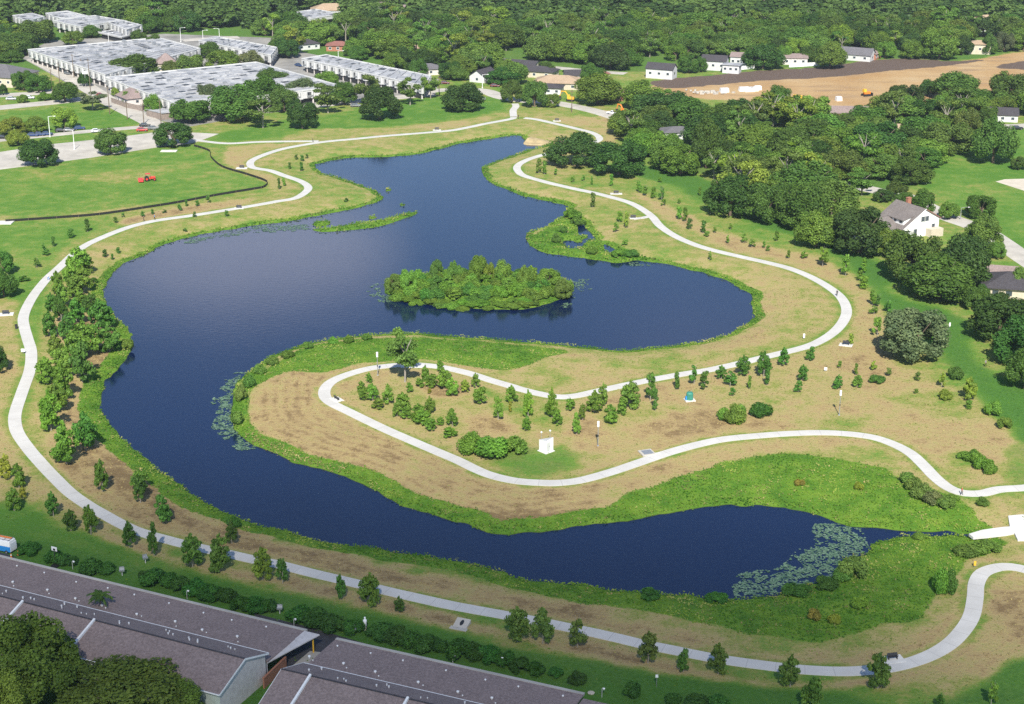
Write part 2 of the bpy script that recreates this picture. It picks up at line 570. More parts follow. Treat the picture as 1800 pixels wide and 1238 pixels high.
def ground_material():
    t = NT('ground_grass')
    big = t.noise(.035, 4, .6)
    mid = t.noise(.22, 5, .62)
    fine = t.noise(1.3, 5, .68)
    tiny = t.noise(4.5, 3, .7)
    dry, deep, lush = t.attr('dry'), t.attr('deep'), t.attr('lush')
    dirt, soil, shore, mow = t.attr('dirt'), t.attr('soil'), t.attr('shore'), t.attr('mow')
    # mower rows follow the bank
    wv = t.math('SINE', t.math('MULTIPLY', t.math('ADD', shore, t.math('MULTIPLY', mid, 1.2)), 2.6))
    wv = t.math('MULTIPLY', t.math('MULTIPLY', wv, mow), .06)
    v = t.math('ADD', dry, t.math('MULTIPLY', t.math('SUBTRACT', big, .5), .80))
    v = t.math('ADD', v, t.math('MULTIPLY', t.math('SUBTRACT', mid, .5), 1.0))
    v = t.math('ADD', v, t.math('MULTIPLY', t.math('SUBTRACT', fine, .5), .62))
    v = t.math('ADD', v, wv)
    c = t.ramp(v, [(0.0, (.080, .185, .026)), (.22, (.130, .225, .038)), (.42, (.235, .250, .068)), (.60, (.345, .288, .122)), (.80, (.345, .255, .122)), (1.0, (.205, .142, .070))])
    dm = t.math('ADD', deep, t.math('MULTIPLY', t.math('SUBTRACT', mid, .5), .7))
    c = t.mix(t.smoothstep(dm, .2, .8), c, t.ramp(fine, [(.3, (.042, .120, .020)), (.7, (.075, .175, .032))]))
    lm = t.math('ADD', lush, t.math('MULTIPLY', t.math('SUBTRACT', fine, .5), .9))
    lc = t.ramp(mid, [(.25, (.045, .120, .016)), (.45, (.085, .185, .020)), (.6, (.125, .225, .026)), (.8, (.185, .265, .040))])
    c = t.mix(t.smoothstep(lm, .38, .62), c, lc)
    sm = t.math('ADD', dirt, t.math('MULTIPLY', t.math('SUBTRACT', mid, .5), .5))
    dc = t.ramp(big, [(.3, (.37, .225, .10)), (.55, (.43, .29, .145)), (.75, (.47, .35, .20))])
    dc = t.mix(t.smoothstep(t.noise(.12, 5, .6, stretch=(.25, 1.5, 1)), .5, .72), dc, (.28, .19, .115))
    c = t.mix(t.smoothstep(sm, .35, .65), c, dc)
    om = t.math('ADD', soil, t.math('MULTIPLY', t.math('SUBTRACT', mid, .5), .6))
    c = t.mix(t.smoothstep(om, .35, .7), c, t.ramp(fine, [(.3, (.075, .055, .045)), (.7, (.17, .125, .10))]))
    # speckle of straw and tufts
    c = t.mix(t.math('MULTIPLY', t.smoothstep(tiny, .55, .8), .25), c, t.mix(1.0, c, (1.55, 1.45, 1.35), 'MULTIPLY'))
    c = t.mix(t.math('MULTIPLY', t.smoothstep(tiny, .45, .2), .42), c, t.mix(1.0, c, (.55, .58, .55), 'MULTIPLY'))
    # wet mud at and under the waterline
    c = t.mix(t.smoothstep(shore, .35, -.1), c, (.035, .026, .015))
    t.l(c, t.b.inputs['Base Color'])
    t.b.inputs['Roughness'].default_value = .95
    t.b.inputs['Specular IOR Level'].default_value = .08
    hb = t.math('ADD', t.math('MULTIPLY', fine, .6), t.math('MULTIPLY', tiny, .4))
    t.bump(hb, .9, .35)
    return t.mat
M['ground'] = ground_material()

def water_material():
    t = NT('pond_water')
    t.b.inputs['Base Color'].default_value = (.0018, .0085, .040, 1)
    t.b.inputs['Roughness'].default_value = .09
    t.b.inputs['IOR'].default_value = 1.45
    n1 = t.noise(.9, 3, .5, stretch=(.6, 1.6, 1))
    n2 = t.noise(.05, 3, .5)
    h = t.math('MULTIPLY', n1, t.math('MULTIPLY_ADD', n2, 1.2, .3))
    t.bump(h, .12, .10)
    return t.mat
M['water'] = water_material()

# ------------------------------------------------------------------ ground sheet with its grass zones
LOOP = [(902,207),(898,210),(850,219),(801,229),(750,234),(675,240),(625,245),(563,251),(500,262),(462,274),(442,284),(441,293),(451,297),(475,301),(498,309),(525,318),(540,327),(540,336),(520,349),(487,355),(448,362),(400,370),(350,378),(300,385),(263,391),(225,401),(188,415),(155,430),(133,445),(108,468),(83,491),(63,515),(48,540),(41,560),(43,577),(49,598),(55,620),(53,650),(41,685),(29,720),(26,740),(31,762),(50,790),(75,819),(100,845),(125,869),(155,890),(188,909),(220,926),(250,938),(300,952),(350,964),(400,975),(448,986),(488,994),(550,1009),(625,1027),(700,1045),(775,1062),(850,1076),(925,1090),(1000,1105),(1075,1121),(1125,1133),(1175,1143),(1225,1153),(1275,1162),(1348,1172),(1413,1179),(1475,1182),(1525,1180),(1575,1173),(1625,1158),(1663,1138),(1688,1115),(1707,1086),(1714,1053),(1716,1028),(1726,1010),(1746,1001),(1771,998),(1801,1003),(1860,1022)]
EAST = [(902,207),(938,210),(975,218),(1013,227),(1040,234),(1053,242),(1050,249),(1022,258),(990,264),(966,270),(938,278),(918,286),(909,294),(911,302),(922,310),(963,322),(1025,336),(1075,348),(1113,360),(1143,379),(1160,398),(1183,414),(1213,428),(1250,440),(1300,452),(1350,463),(1388,473),(1425,488),(1458,507),(1479,525),(1488,545),(1484,563),(1468,583),(1443,600),(1413,612),(1348,628),(1300,640),(1250,651),(1200,659),(1150,668),(1100,678),(1050,689),(1013,697),(983,699),(950,694),(913,685),(901,681),(863,670),(826,658),(788,649),(763,645),(725,642),(688,644),(650,649),(613,659),(585,671),(572,684),(571,698),(583,710),(613,725),(675,755),(751,788),(801,809),(851,833),(901,846),(950,850),(988,850),(1025,845),(1075,831),(1125,814),(1175,797),(1226,783),(1276,773),(1351,766),(1400,763),(1450,762),(1500,765),(1538,771),(1570,782),(1600,798),(1623,819),(1643,840),(1666,858),(1693,868),(1726,869),(1756,862),(1801,859),(1860,852)]
loop_w = smooth(PP(LOOP), 5, False)
east_w = smooth(PP(EAST), 5, False)

def axis(segs):
    out = [segs[0][0]]
    for a, b, s in segs:
        n = max(1, int(round((b - a) / s)))
        out += list(np.linspace(a, b, n + 1)[1:])
    return np.array(out)
gx = axis([(-1700, -600, 120), (-600, -240, 12), (-240, -140, 2.5), (-140, 145, .9), (145, 260, 2.5), (260, 600, 12), (600, 1700, 120)])
gy = axis([(-400, 0, 60), (0, 170, 12), (170, 200, 2.5), (200, 440, .8), (440, 660, 1.2), (660, 860, 4), (860, 1200, 14), (1200, 3000, 150)])
XX, YY = np.meshgrid(gx, gy)
gp = np.stack([XX.ravel(), YY.ravel()], 1)
g_sh = shore_d(gp)
g_z = height_from(g_sh, gp)
far_slope = np.clip((gp[:, 1] - 1100) / 2000, 0, 1)
g_path = np.minimum(seg_dist(gp, loop_w[::3], False), seg_dist(gp, east_w[::3], False))

dry = np.full(len(gp), .30)
deep = np.full(len(gp), .15)
lush = np.zeros(len(gp)); dirt = np.zeros(len(gp)); soil = np.zeros(len(gp)); mow = np.zeros(len(gp))
def paint(px, feather=3.0, **kw):
    pl = smooth(PP(px), 4)
    d = sdist(gp, pl)
    d = d + (fbm(gp[:, 0] / 6, gp[:, 1] / 6, 31) - .5) * feather * 1.5
    m = np.clip((d + feather) / (2 * feather), 0, 1)
    m = m * m * (3 - 2 * m)
    g = globals()
    for k, v in kw.items():
        g[k] = g[k] * (1 - m) + v * m
# grass inside and around the walk
paint([(905,188),(1075,215),(1090,260),(1000,320),(1130,340),(1200,390),(1330,430),(1450,468),(1525,520),(1560,600),(1620,655),(1690,690),(1780,760),(1790,850),(1900,850),(1900,1300),(1640,1230),(1540,1200),(1400,1190),(1250,1172),(1100,1143),(960,1105),(800,1078),(620,1040),(420,992),(300,965),(180,935),(60,885),(20,830),(-10,760),(-20,640),(20,540),(90,450),(150,415),(250,380),(370,350),(450,338),(490,320),(440,302),(400,290),(450,262),(560,245),(650,225),(760,220),(850,205)], 4, dry=.46, deep=0.0)
# browner, drier banks
paint([(20,850),(70,860),(110,650),(95,560),(200,560),(215,640),(170,700),(170,740),(260,840),(420,930),(620,980),(880,1035),(1060,1075),(1300,1140),(1520,1150),(1640,1110),(1690,1010),(1900,990),(1900,1200),(1640,1190),(1500,1200),(1250,1172),(900,1100),(600,1035),(350,975),(180,930),(80,870)], 3, dry=.80, mow=.5)
paint([(470,665),(560,650),(700,640),(800,640),(960,690),(1100,670),(1300,630),(1400,610),(1480,580),(1510,600),(1560,640),(1660,680),(1780,770),(1760,850),(1620,830),(1560,790),(1350,800),(1150,870),(1000,920),(840,920),(640,840),(520,795),(450,745),(440,700)], 4, dry=.72, mow=.3)
paint([(590,690),(640,655),(760,655),(960,705),(1130,690),(1290,650),(1440,640),(1500,690),(1300,720),(1200,760),(1100,790),(1000,820),(920,830),(820,790),(700,740),(620,715)], 4, dry=.58, mow=0)
paint([(452,690),(500,655),(560,660),(560,700),(620,740),(780,815),(900,862),(990,866),(1060,850),(1000,905),(860,915),(700,865),(560,805),(470,755)], 2.5, dry=.80, mow=1.0)
paint([(900,660),(960,630),(1100,628),(1300,610),(1400,590),(1440,560),(1450,520),(1360,500),(1340,540),(1335,570),(1290,598),(1180,618),(1050,625),(960,628)], 3, dry=.68, mow=.5)
paint([(1210,440),(1330,460),(1450,505),(1480,545),(1440,590),(1350,590),(1345,520),(1280,480),(1200,462)], 3, dry=.52)
paint([(1300,420),(1450,460),(1540,520),(1570,610),(1520,640),(1500,590),(1505,540),(1470,500),(1380,462),(1290,440),(1180,385),(1110,335),(1190,370)], 3, dry=.72)
paint([(1000,640),(1250,680),(1420,690),(1620,720),(1760,800),(1700,820),(1620,790),(1500,750),(1300,760),(1150,790),(1050,810),(1040,740)], 5, dry=.72)
paint([(1560,720),(1700,720),(1780,790),(1770,850),(1700,850),(1640,800)], 4, dry=.66)
# yellow-green far banks
paint([(560,252),(700,242),(850,222),(905,212),(935,215),(905,235),(820,248),(700,270),(600,275),(540,285),(560,305),(600,318),(660,340),(655,350),(560,372),(430,392),(360,402),(330,400),(420,375),(540,355),(560,330),(500,300),(460,288)], 2, dry=.42, mow=.3)
paint([(240,425),(330,395),(410,385),(400,402),(280,430),(200,475),(170,500),(130,470),(180,430)], 2.5, dry=.50)
paint([(960,205),(1070,212),(1085,240),(1060,255),(1050,235),(1010,222)], 2, dry=.62)
paint([(220,385),(350,360),(440,350),(420,362),(300,380),(230,396)], 1.5, dry=.78)
paint([(400,262),(440,255),(520,255),(460,268),(430,290),(500,318),(520,332),(480,345),(470,325),(440,305),(395,288)], 1.5, dry=.62)
# lawns
paint([(0,300),(160,282),(345,255),(368,272),(390,296),(436,310),(468,325),(440,334),(376,345),(250,367),(175,378),(-60,392),(-60,305)], 1.2, dry=.17, deep=.12, mow=.0)
paint([(-60,398),(100,389),(165,390),(125,425),(80,465),(45,500),(-60,560)], 3, dry=.16, deep=.1)
paint([(-60,380),(100,378),(250,360),(300,352),(240,368),(170,377),(60,386),(-60,390)], 2, dry=.42)
paint([(150,310),(330,285),(350,292),(200,322)], 4, dry=.36)
paint([(380,240),(480,215),(600,200),(720,175),(870,172),(892,185),(860,200),(760,216),(620,228),(500,240),(400,248)], 3, dry=.08, deep=.1)
paint([(540,228),(650,226),(760,218),(860,205),(890,200),(850,214),(750,229),(620,240),(500,248)], 2, dry=.50)
paint([(1120,290),(1240,315),(1300,355),(1430,415),(1560,470),(1570,520),(1690,560),(1720,640),(1830,700),(1830,800),(1770,750),(1700,672),(1640,615),(1575,560),(1520,490),(1440,435),(1330,395),(1240,358),(1180,325),(1110,310)], 3, dry=.05, deep=.62)
paint([(1640,250),(1830,225),(1830,470),(1700,375),(1620,330),(1600,300)], 2, dry=.12, deep=.2)
paint([(0,800),(60,210),(245,225),(160,240)], 2, dry=.2)
paint([(140,200),(190,196),(250,216),(150,230)], 1.5, dry=.05, deep=0)
paint([(0,200),(90,192),(140,196),(100,215),(0,225)], 1.5, dry=.12, deep=.0)
paint([(-60,860),(20,870),(60,905),(110,935),(200,962),(300,993),(450,1035),(560,1057),(750,1103),(900,1140),(1050,1160),(1250,1195),(1400,1212),(1520,1232),(1600,1300),(1000,1400),(0,1300),(-60,1000)], 1.5, dry=.04, deep=.55, mow=0)
paint([(-60,860),(15,870),(50,900),(110,935),(240,975),(330,1003),(250,1000),(120,962),(-60,930)], 2, dry=.10, deep=.35)
paint([(1600,1260),(1690,1215),(1760,1170),(1860,1130),(1900,1300)], 2, dry=.08, deep=.6)
paint([(835,785),(900,780),(1010,790),(1012,826),(935,845),(870,825)], 4, dry=.26, deep=.45)
paint([(1680,990),(1700,985),(1760,985),(1800,975),(1860,1000),(1860,1010),(1771,990),(1720,1000),(1705,1030),(1700,1080),(1680,1030)], 1.5, dry=.62)
paint([(1730,1030),(1770,1012),(1860,1030),(1860,1160),(1760,1150),(1680,1170),(1640,1180),(1700,1130)], 2, dry=.70, mow=.6)
paint([(1745,880),(1795,880),(1800,905),(1770,905),(1750,930),(1690,925),(1680,895)], 1.5, dry=.6)
paint([(1770,790),(1830,790),(1830,850),(1770,855)], 2, dry=.35, deep=.4)
paint([(1060,745),(1150,740),(1165,760),(1120,785),(1100,775)], 2, dry=.40)
paint([(1660,800),(1700,795),(1715,815),(1680,830)], 1.5, dry=.30)
# worn brown patches and greener hollows in the dry grass
paint([(1090,752),(1180,728),(1280,712),(1330,735),(1230,762),(1120,780)], 5, dry=.86)
paint([(800,905),(880,898),(1000,905),(1040,895),(1000,918),(900,922),(830,912)], 2.5, dry=1.02)
paint([(640,850),(720,868),(820,900),(760,895),(660,862)], 2.5, dry=.95)
paint([(260,870),(330,905),(480,950),(640,990),(860,1040),(1040,1085),(860,1062),(620,1012),(420,965),(270,905)], 3, dry=.93)
paint([(180,938),(330,985),(520,1020),(720,1066),(900,1110),(1100,1150),(1300,1190),(1450,1200),(1560,1190),(1450,1212),(1250,1196),(1050,1158),(860,1118),(620,1060),(430,1020),(240,968)], 2, dry=.90, deep=.0)
paint([(110,760),(200,790),(300,860),(330,900),(240,880),(150,820)], 3, dry=.92)
paint([(740,680),(800,675),(820,692),(770,700)], 2, dry=.95)
paint([(820,735),(900,730),(920,750),(850,765)], 3, dry=.92)
paint([(1000,735),(1050,738),(1060,770),(1010,790)], 3, dry=.9)
paint([(860,690),(960,715),(1000,735),(960,760),(880,730)], 4, dry=.42)
paint([(1050,720),(1170,705),(1200,725),(1090,742)], 4, dry=.42)
paint([(1230,690),(1420,660),(1500,700),(1350,735)], 5, dry=.55)
paint([(1400,740),(1520,735),(1500,755),(1420,757)], 3, dry=.42)
paint([(1560,700),(1680,690),(1740,740),(1660,735)], 4, dry=.45)
paint([(1600,830),(1660,815),(1720,830),(1690,855),(1640,850)], 3, dry=.50)
paint([(-60,540),(25,530),(42,585),(30,690),(8,740),(25,785),(60,838),(108,885),(30,872),(-60,850)], 2, dry=.60, deep=.15)
paint([(1740,1060),(1790,1040),(1860,1060),(1860,1120),(1780,1120)], 3, dry=.92)
# lush shore growth
fr = 1.0 + 2.8 * fbm(gp[:, 0] / 18, gp[:, 1] / 18, 41)
near = np.clip((420 - gp[:, 1]) / 160, 0, 1)
fr = fr + near * 2.6
fr = np.where((gp[:, 0] < -60) & (gp[:, 1] < 430), fr + .8, fr)
lush = np.clip((fr - g_sh) / 2.0 + .5, 0, 1) * (g_sh > -1.0)
paint([(950,925),(1060,888),(1112,866),(1200,838),(1300,808),(1360,800),(1450,803),(1540,822),(1600,850),(1680,878),(1720,915),(1700,936),(1600,932),(1500,925),(1420,897),(1300,884),(1200,893),(1050,918)], 2.0, lush=1.0)
paint([(1535,958),(1620,944),(1740,944),(1765,958),(1700,985),(1682,1010),(1652,1040),(1630,1075),(1600,1090),(1530,1108),(1450,1128),(1340,1122),(1250,1100),(1150,1078),(1050,1062),(950,1043),(900,1022),(1000,1032),(1200,1048),(1350,1052),(1450,1022),(1490,985)], 2.0, lush=1.0)
paint([(478,640),(520,612),(600,595),(740,590),(900,602),(1000,615),(960,632),(900,652),(820,645),(740,634),(640,640),(570,656),(500,655),(440,690),(425,740),(440,770),(405,750),(410,690)], 1.6, lush=.75)
paint([(925,420),(960,400),(1000,370),(1030,385),(1050,420),(1110,455),(1050,460),(960,445)], 2.0, lush=1.0)
paint([(1600,1000),(1660,960),(1680,990),(1640,1050),(1580,1080),(1560,1040)], 3, lush=.8)
paint([(675,495),(840,475),(1010,490),(1010,520),(840,546),(690,530)], 1, lush=1.0)
for s in islet_w:
    lush = np.maximum(lush, np.clip(sdist(gp, s) + 1, 0, 1))
# bare earth works
paint([(1150,150),(1250,138),(1349,128),(1450,122),(1525,112),(1600,112),(1676,110),(1800,92),(1900,80),(1900,160),(1800,175),(1600,190),(1450,190),(1300,178),(1170,168)], 2.5, dirt=1.0, lush=0, dry=.7, deep=0)
paint([(1150,143),(1250,133),(1349,124),(1450,118),(1525,107),(1600,104),(1676,108),(1730,106),(1670,116),(1560,126),(1450,137),(1350,142),(1260,150),(1170,156)], 2.0, soil=1.0)
paint([(1745,118),(1800,108),(1860,104),(1860,124),(1770,122)], 2.0, soil=.9)
paint([(1060,195),(1130,205),(1100,225),(1060,215)], 1.0, dry=.7)
# brown leaf litter under the woods
paint([(1090,225),(1250,195),(1500,205),(1690,235),(1640,290),(1590,335),(1480,340),(1440,395),(1290,355),(1240,310),(1140,280)], 3, dry=.35, deep=.6)
woods = (gp[:, 1] > 770)
dry = np.where(woods & (dirt < .1) & (soil < .1), .35, dry)
deep = np.where(woods & (dirt < .1) & (soil < .1), .6, deep)
# greener edge each side of the walk
edge = np.clip((2.9 - g_path) / .8, 0, 1)
dry = dry * (1 - edge * .55) + .24 * edge * .55

nx, ny = len(gx), len(gy)
ii = (np.arange(ny - 1)[:, None] * nx + np.arange(nx - 1)[None, :]).ravel()
gf = np.stack([ii, ii + 1, ii + nx + 1, ii + nx], 1)
gv = np.column_stack([gp, g_z])
gme = np_mesh('ground', gv, gf, M['ground'], {k: ('POINT', a) for k, a in (('dry', dry), ('deep', deep), ('lush', lush), ('dirt', dirt), ('soil', soil), ('shore', g_sh), ('mow', mow))}, True)
ground = bpy.data.objects.new('ground', gme)
COL.objects.link(ground)
tag(ground, kind='structure')

def grid_at(arr, x, y):
    """nearest grid value of a ground field"""
    i = np.clip(np.searchsorted(gx, x), 1, nx - 1)
    j = np.clip(np.searchsorted(gy, y), 1, ny - 1)
    i = np.where(np.abs(gx[i] - x) < np.abs(gx[i - 1] - x), i, i - 1)
    j = np.where(np.abs(gy[j] - y) < np.abs(gy[j - 1] - y), j, j - 1)
    return arr.reshape(ny, nx)[j, i]

# ------------------------------------------------------------------ pond
lo, hi = pond_w.min(0) - 8, pond_w.max(0) + 8
wb = MB()
wb.poly([(lo[0], lo[1], WATER_Z), (hi[0], lo[1], WATER_Z), (hi[0], hi[1], WATER_Z), (lo[0], hi[1], WATER_Z)])
tag(wb.build('water', M['water']), kind='structure')

# ------------------------------------------------------------------ paths and roads
def ribbon(name, cl, width, mat, lift=.07, kind='structure', skirt=.3, flat=False):
    cl = np.asarray(cl, float)
    # resample at 1.2 m
    seg = np.sqrt((np.diff(cl, axis=0) ** 2).sum(1))
    s = np.concatenate([[0], np.cumsum(seg)])
    n = max(2, int(s[-1] / 1.2))
    u = np.linspace(0, s[-1], n)
    cl = np.column_stack([np.interp(u, s, cl[:, 0]), np.interp(u, s, cl[:, 1])])
    t = np.gradient(cl, axis=0)
    t /= np.linalg.norm(t, axis=1)[:, None]
    nr = np.column_stack([-t[:, 1], t[:, 0]])
    rows = []
    zc = np.zeros(n) if flat else zs(cl)
    k = np.ones(9) / 9
    if not flat and n > 12: zc = np.convolve(np.pad(zc, 4, 'edge'), k, 'valid')
    for off, dz in ((width / 2, -skirt), (width / 2, 0), (0, .02), (-width / 2, 0), (-width / 2, -skirt)):
        q = cl + nr * off
        zz = (np.zeros(n) if flat else np.maximum(zc, zs(q))) + lift + dz
        rows.append(np.column_stack([q, zz]))
    v = np.concatenate(rows)
    i = np.arange(n - 1)
    f = np.concatenate([np.stack([r * n + i, r * n + i + 1, (r + 1) * n + i + 1, (r + 1) * n + i], 1) for r in range(4)])
    al = np.tile(u, 5)
    me = np_mesh(name, v, f[:, ::-1], mat, {'along': ('POINT', al)})
    o = bpy.data.objects.new(name, me)
    COL.objects.link(o)
    return tag(o, kind=kind)

PW = 2.75
ribbon('path', loop_w, PW, M['path'])
ribbon('path', east_w[3:], PW, M['path'], lift=.075)
ribbon('path', smooth(PP([(905,183),(907,188),(902,195),(903,206)]), 4, False), 3.0, M['path'], lift=.065)
ribbon('path', smooth(PP([(560,249),(500,249.5),(450,250.5),(400,253),(358,249),(340,246)]), 4, False), 2.6, M['path'], lift=.06)
ribbon('path', smooth(PP([(1143,381),(1130,384),(1112,386)]), 4, False), 2.0, M['path'], lift=.06)

def slab(name, px, mat, z=.05, thick=.25, kind='structure', raise_to_ground=True):
    w = PP(px)
    if raise_to_ground: z = z + float(zs(w).max())
    b = MB()
    a = sum(w[i][0] * w[(i + 1) % len(w)][1] - w[(i + 1) % len(w)][0] * w[i][1] for i in range(len(w)))
    if a < 0: w = w[::-1]
    b.prism([tuple(p) for p in w], z - thick, z)
    o = b.build(name, mat)
    return tag(o, kind=kind)

slab('spillway', [(1703,940),(1726,933),(1761,928),(1775,927),(1772,908),(1830,903),(1830,952),(1789,951),(1783,938),(1741,943),(1711,946)], M['concrete'], .03, .5)
slab('parking_lot', [(-80,312),(0,299),(160,278),(275,260),(330,254),(347,250),(385,236),(343,234),(275,233),(213,241),(160,247),(93,254),(0,268),(-80,274)], M['old_concrete'], .03)
slab('paved_court', [(30,98),(90,72),(290,60),(500,68),(530,92),(772,140),(764,170),(600,183),(470,199),(330,224),(250,205),(160,170)], M['court'], .012)
ribbon('road', PP([(-80,255),(0,247),(93,238),(150,232),(250,224),(280,222)]), 6, M['old_concrete'], .03)
ribbon('road', PP([(-80,198),(0,190),(60,184),(110,179),(150,174),(185,168)]), 10, M['old_concrete'], .02)
ribbon('road', PP([(-60,172),(60,165),(100,160)]), 9, M['old_concrete'], .035)
ribbon('road', PP([(60,104),(100,124),(150,152),(190,178),(250,208),(285,226),(310,236)]), 9, M['old_concrete'], .04)
ribbon('road', PP([(310,208),(360,206),(420,200),(470,196),(600,182),(700,172),(760,166)]), 8, M['old_concrete'], .03)
ribbon('road', PP([(320,72),(345,70),(380,68),(420,66)]), 9, M['old_concrete'], .03)
ribbon('road', smooth(PP([(740,162),(800,158),(850,160),(880,171),(920,178),(965,180),(1020,190),(1060,200),(1100,213)]), 4, False), 8, M['old_concrete'], .03)
ribbon('road', smooth(PP([(1900,520),(1800,455),(1762,428),(1720,402),(1670,384),(1625,362),(1590,346),(1540,336),(1480,322)]), 4, False), 8, M['old_concrete'], .03)
ribbon('road', PP([(1900,215),(1800,222),(1740,224)]), 8, M['old_concrete'], .03)
ribbon('road', PP([(870,103),(960,118),(1040,126),(1100,130)]), 7, M['old_concrete'], .03)
slab('road', [(440,1078),(545,1104),(640,1132),(560,1190),(490,1170),(500,1120)], M['asphalt'], .02)
slab('road', [(-80,960),(0,972),(30,981),(0,985),(-80,985)], M['asphalt'], .02)

# sandy spit at the head of the pond
b = MB()
sw = smooth(PP([(919,248),(925,241),(938,236),(955,238),(985,244),(990,249),(972,251),(945,251),(928,250)]), 4)
a = sum(sw[i][0] * sw[(i + 1) % len(sw)][1] - sw[(i + 1) % len(sw)][0] * sw[i][1] for i in range(len(sw)))
if a < 0: sw = sw[::-1]
c = sw.mean(0) + np.array([-5, 1])
lv = [(1.0, -1.6), (.85, -.95), (.62, -.65), (.3, .15), (.08, .4)]
for (k0, z0), (k1, z1) in zip(lv, lv[1:]):
    b.prism([tuple(c + (p - c) * k0) for p in sw], z0, z1, top=[tuple(c + (p - c) * k1) for p in sw])
tag(b.build('sand_bank', M['sand']), kind='structure')
slab('infield', [(1750,320),(1766,316),(1800,315),(1850,316),(1850,340),(1800,336),(1775,328)], M['infield'], .02)
#@@STUFF

# ------------------------------------------------------------------ houses
def gable_roof(b, L, D, z, rise, ov=.45, th=.18, m=0):
    for s in (-1, 1):
        y0 = s * (D / 2 + ov); ze = z - rise * ov / (D / 2)
        a, c = L / 2 + ov, z + rise
        q = [(-a, y0, ze), (a, y0, ze), (a, 0, c), (-a, 0, c)]
        top = [(x_, y_, z_ + th) for x_, y_, z_ in q]
        if s > 0: q, top = q[::-1], top[::-1]
        i = len(b.v); b.v += q + top
        for f in ((0, 3, 2, 1), (4, 5, 6, 7), (0, 1, 5, 4), (1, 2, 6, 5), (2, 3, 7, 6), (3, 0, 4, 7)):
            b.f.append(tuple(i + k for k in f)); b.m.append(m)

def hip_roof(b, L, D, z, rise, ov=.6, m=0):
    a, d = L / 2 + ov, D / 2 + ov
    r = max(.2, a - d)
    base = [(-a, -d), (a, -d), (a, d), (-a, d)]
    i = len(b.v)
    b.v += [(x_, y_, z - .12) for x_, y_ in base] + [(x_, y_, z + .05) for x_, y_ in base] + [(-r, 0, z + rise), (r, 0, z + rise)]
    for f in ((0, 3, 2, 1), (0, 1, 5, 4), (1, 2, 6, 5), (2, 3, 7, 6), (3, 0, 4, 7), (4, 5, 9, 8), (5, 6, 9), (6, 7, 8, 9), (7, 4, 8)):
        b.f.append(tuple(i + k for k in f)); b.m.append(m)

footprints = []
def house(px, py, L, D, hw, rise, yaw, roof, wall, roofm, label, chimney=False, group=None, zref=None, wins=3, name='house'):
    x, y = P(px, py, hw + rise * .4 if zref is None else zref)
    rz = math.radians(yaw)
    e = empty(name, (x, y, 0), rz, label, 'house', group)
    b = MB()
    if roof == 'gable':
        i = len(b.v)
        b.v += [(-L/2, -D/2, 0), (L/2, -D/2, 0), (L/2, D/2, 0), (-L/2, D/2, 0), (-L/2, -D/2, hw), (L/2, -D/2, hw), (L/2, D/2, hw), (-L/2, D/2, hw), (-L/2, 0, hw + rise), (L/2, 0, hw + rise)]
        for f in ((0, 1, 5, 4), (1, 2, 6, 9, 5), (2, 3, 7, 6), (3, 0, 4, 8, 7), (4, 5, 9, 8), (6, 7, 8, 9)):
            b.f.append(tuple(i + k for k in f)); b.m.append(0)
    else:
        b.box((0, 0, hw / 2), (L, D, hw))
    b.build('wall', M[wall], e)
    b = MB()
    (gable_roof if roof == 'gable' else hip_roof)(b, L, D, hw + .02, rise)
    r = b.build('roof', M[roofm], e)
    if chimney:
        b = MB(); b.box((L * .25, D * .12, hw + rise * .8), (.9, .9, rise * 1.3 + .8)); b.box((L * .25, D * .12, hw + rise * 1.45 + .46), (1.1, 1.1, .12))
        b.build('chimney', M['brick'], r)
    for k in range(wins):
        b = MB(); wx = (k + .5) / wins * L - L / 2
        b.box((wx, -D / 2 - .02, hw * .55), (1.3, .06, 1.1))
        w = b.build('window', M['glass'], e)
        b = MB()
        for dx, sx, dz, sz in ((0, 1.5, .62, .12), (0, 1.5, -.62, .12), (-.7, .1, 0, 1.2), (.7, .1, 0, 1.2)):
            b.box((wx + dx, -D / 2 - .04, hw * .55 + dz), (sx, .09, sz))
        b.build('frame', M['white'], w)
    for s in (-1, 1):
        b = MB(); b.box((s * (L / 2 + .02), 0, hw * .55), (.06, 1.2, 1.1)); b.build('window', M['glass'], e)
    footprints.append((x, y, max(L, D) / 2 + 3))
    return e

house(1163, 116, 13, 7, 4.8, 2.2, -24, 'gable', 'wall_white', 'roof_dark', 'long white house with dark gable roof left of the bare earth')
house(1257, 102, 12, 7, 4.8, 2.2, -20, 'gable', 'wall_white', 'roof_dark', 'white two-storey house with dark roof above the dark soil')
house(1287, 112, 8, 6, 4.2, .5, -20, 'hip', 'wall_white', 'roof_white', 'flat-roofed white house right of the dark-roofed white house')
house(1301, 96, 8, 7, 4.8, 1.6, -20, 'gable', 'wall_white', 'roof_brown', 'narrow white house with brown roof behind the flat-roofed one')
house(915, 110, 18, 10, 3, 2, -25, 'gable', 'cream', 'roof_dark', 'long dark-roofed bungalow among trees beside the road')
house(945, 120, 18, 10, 3, 2, -20, 'hip', 'cream', 'roof_dark', 'cream bungalow with dark hip roof beside the road')
house(983, 138, 22, 13, 3, 2.6, -12, 'hip', 'cream', 'roof_tan', 'wide house with tan hip roof behind the street works')
house(967, 150, 11, 8, 3, 1.4, -12, 'hip', 'wall_white', 'roof_dark', 'white garage with dark roof beside the tan-roofed house')
house(1022, 127, 16, 10, 3, 1.8, 5, 'gable', 'pale_wall', 'roof_dark', 'house with nearly black roof right of the tan-roofed house')
house(1048, 125, 10, 9, 3, 1.8, 15, 'hip', 'pale_wall', 'roof_red', 'brown-red roofed house behind the street oak')
house(1090, 160, 14, 9, 3, 1.8, -10, 'hip', 'brick', 'roof_tan', 'tan-roofed brick house between the two wide street oaks')
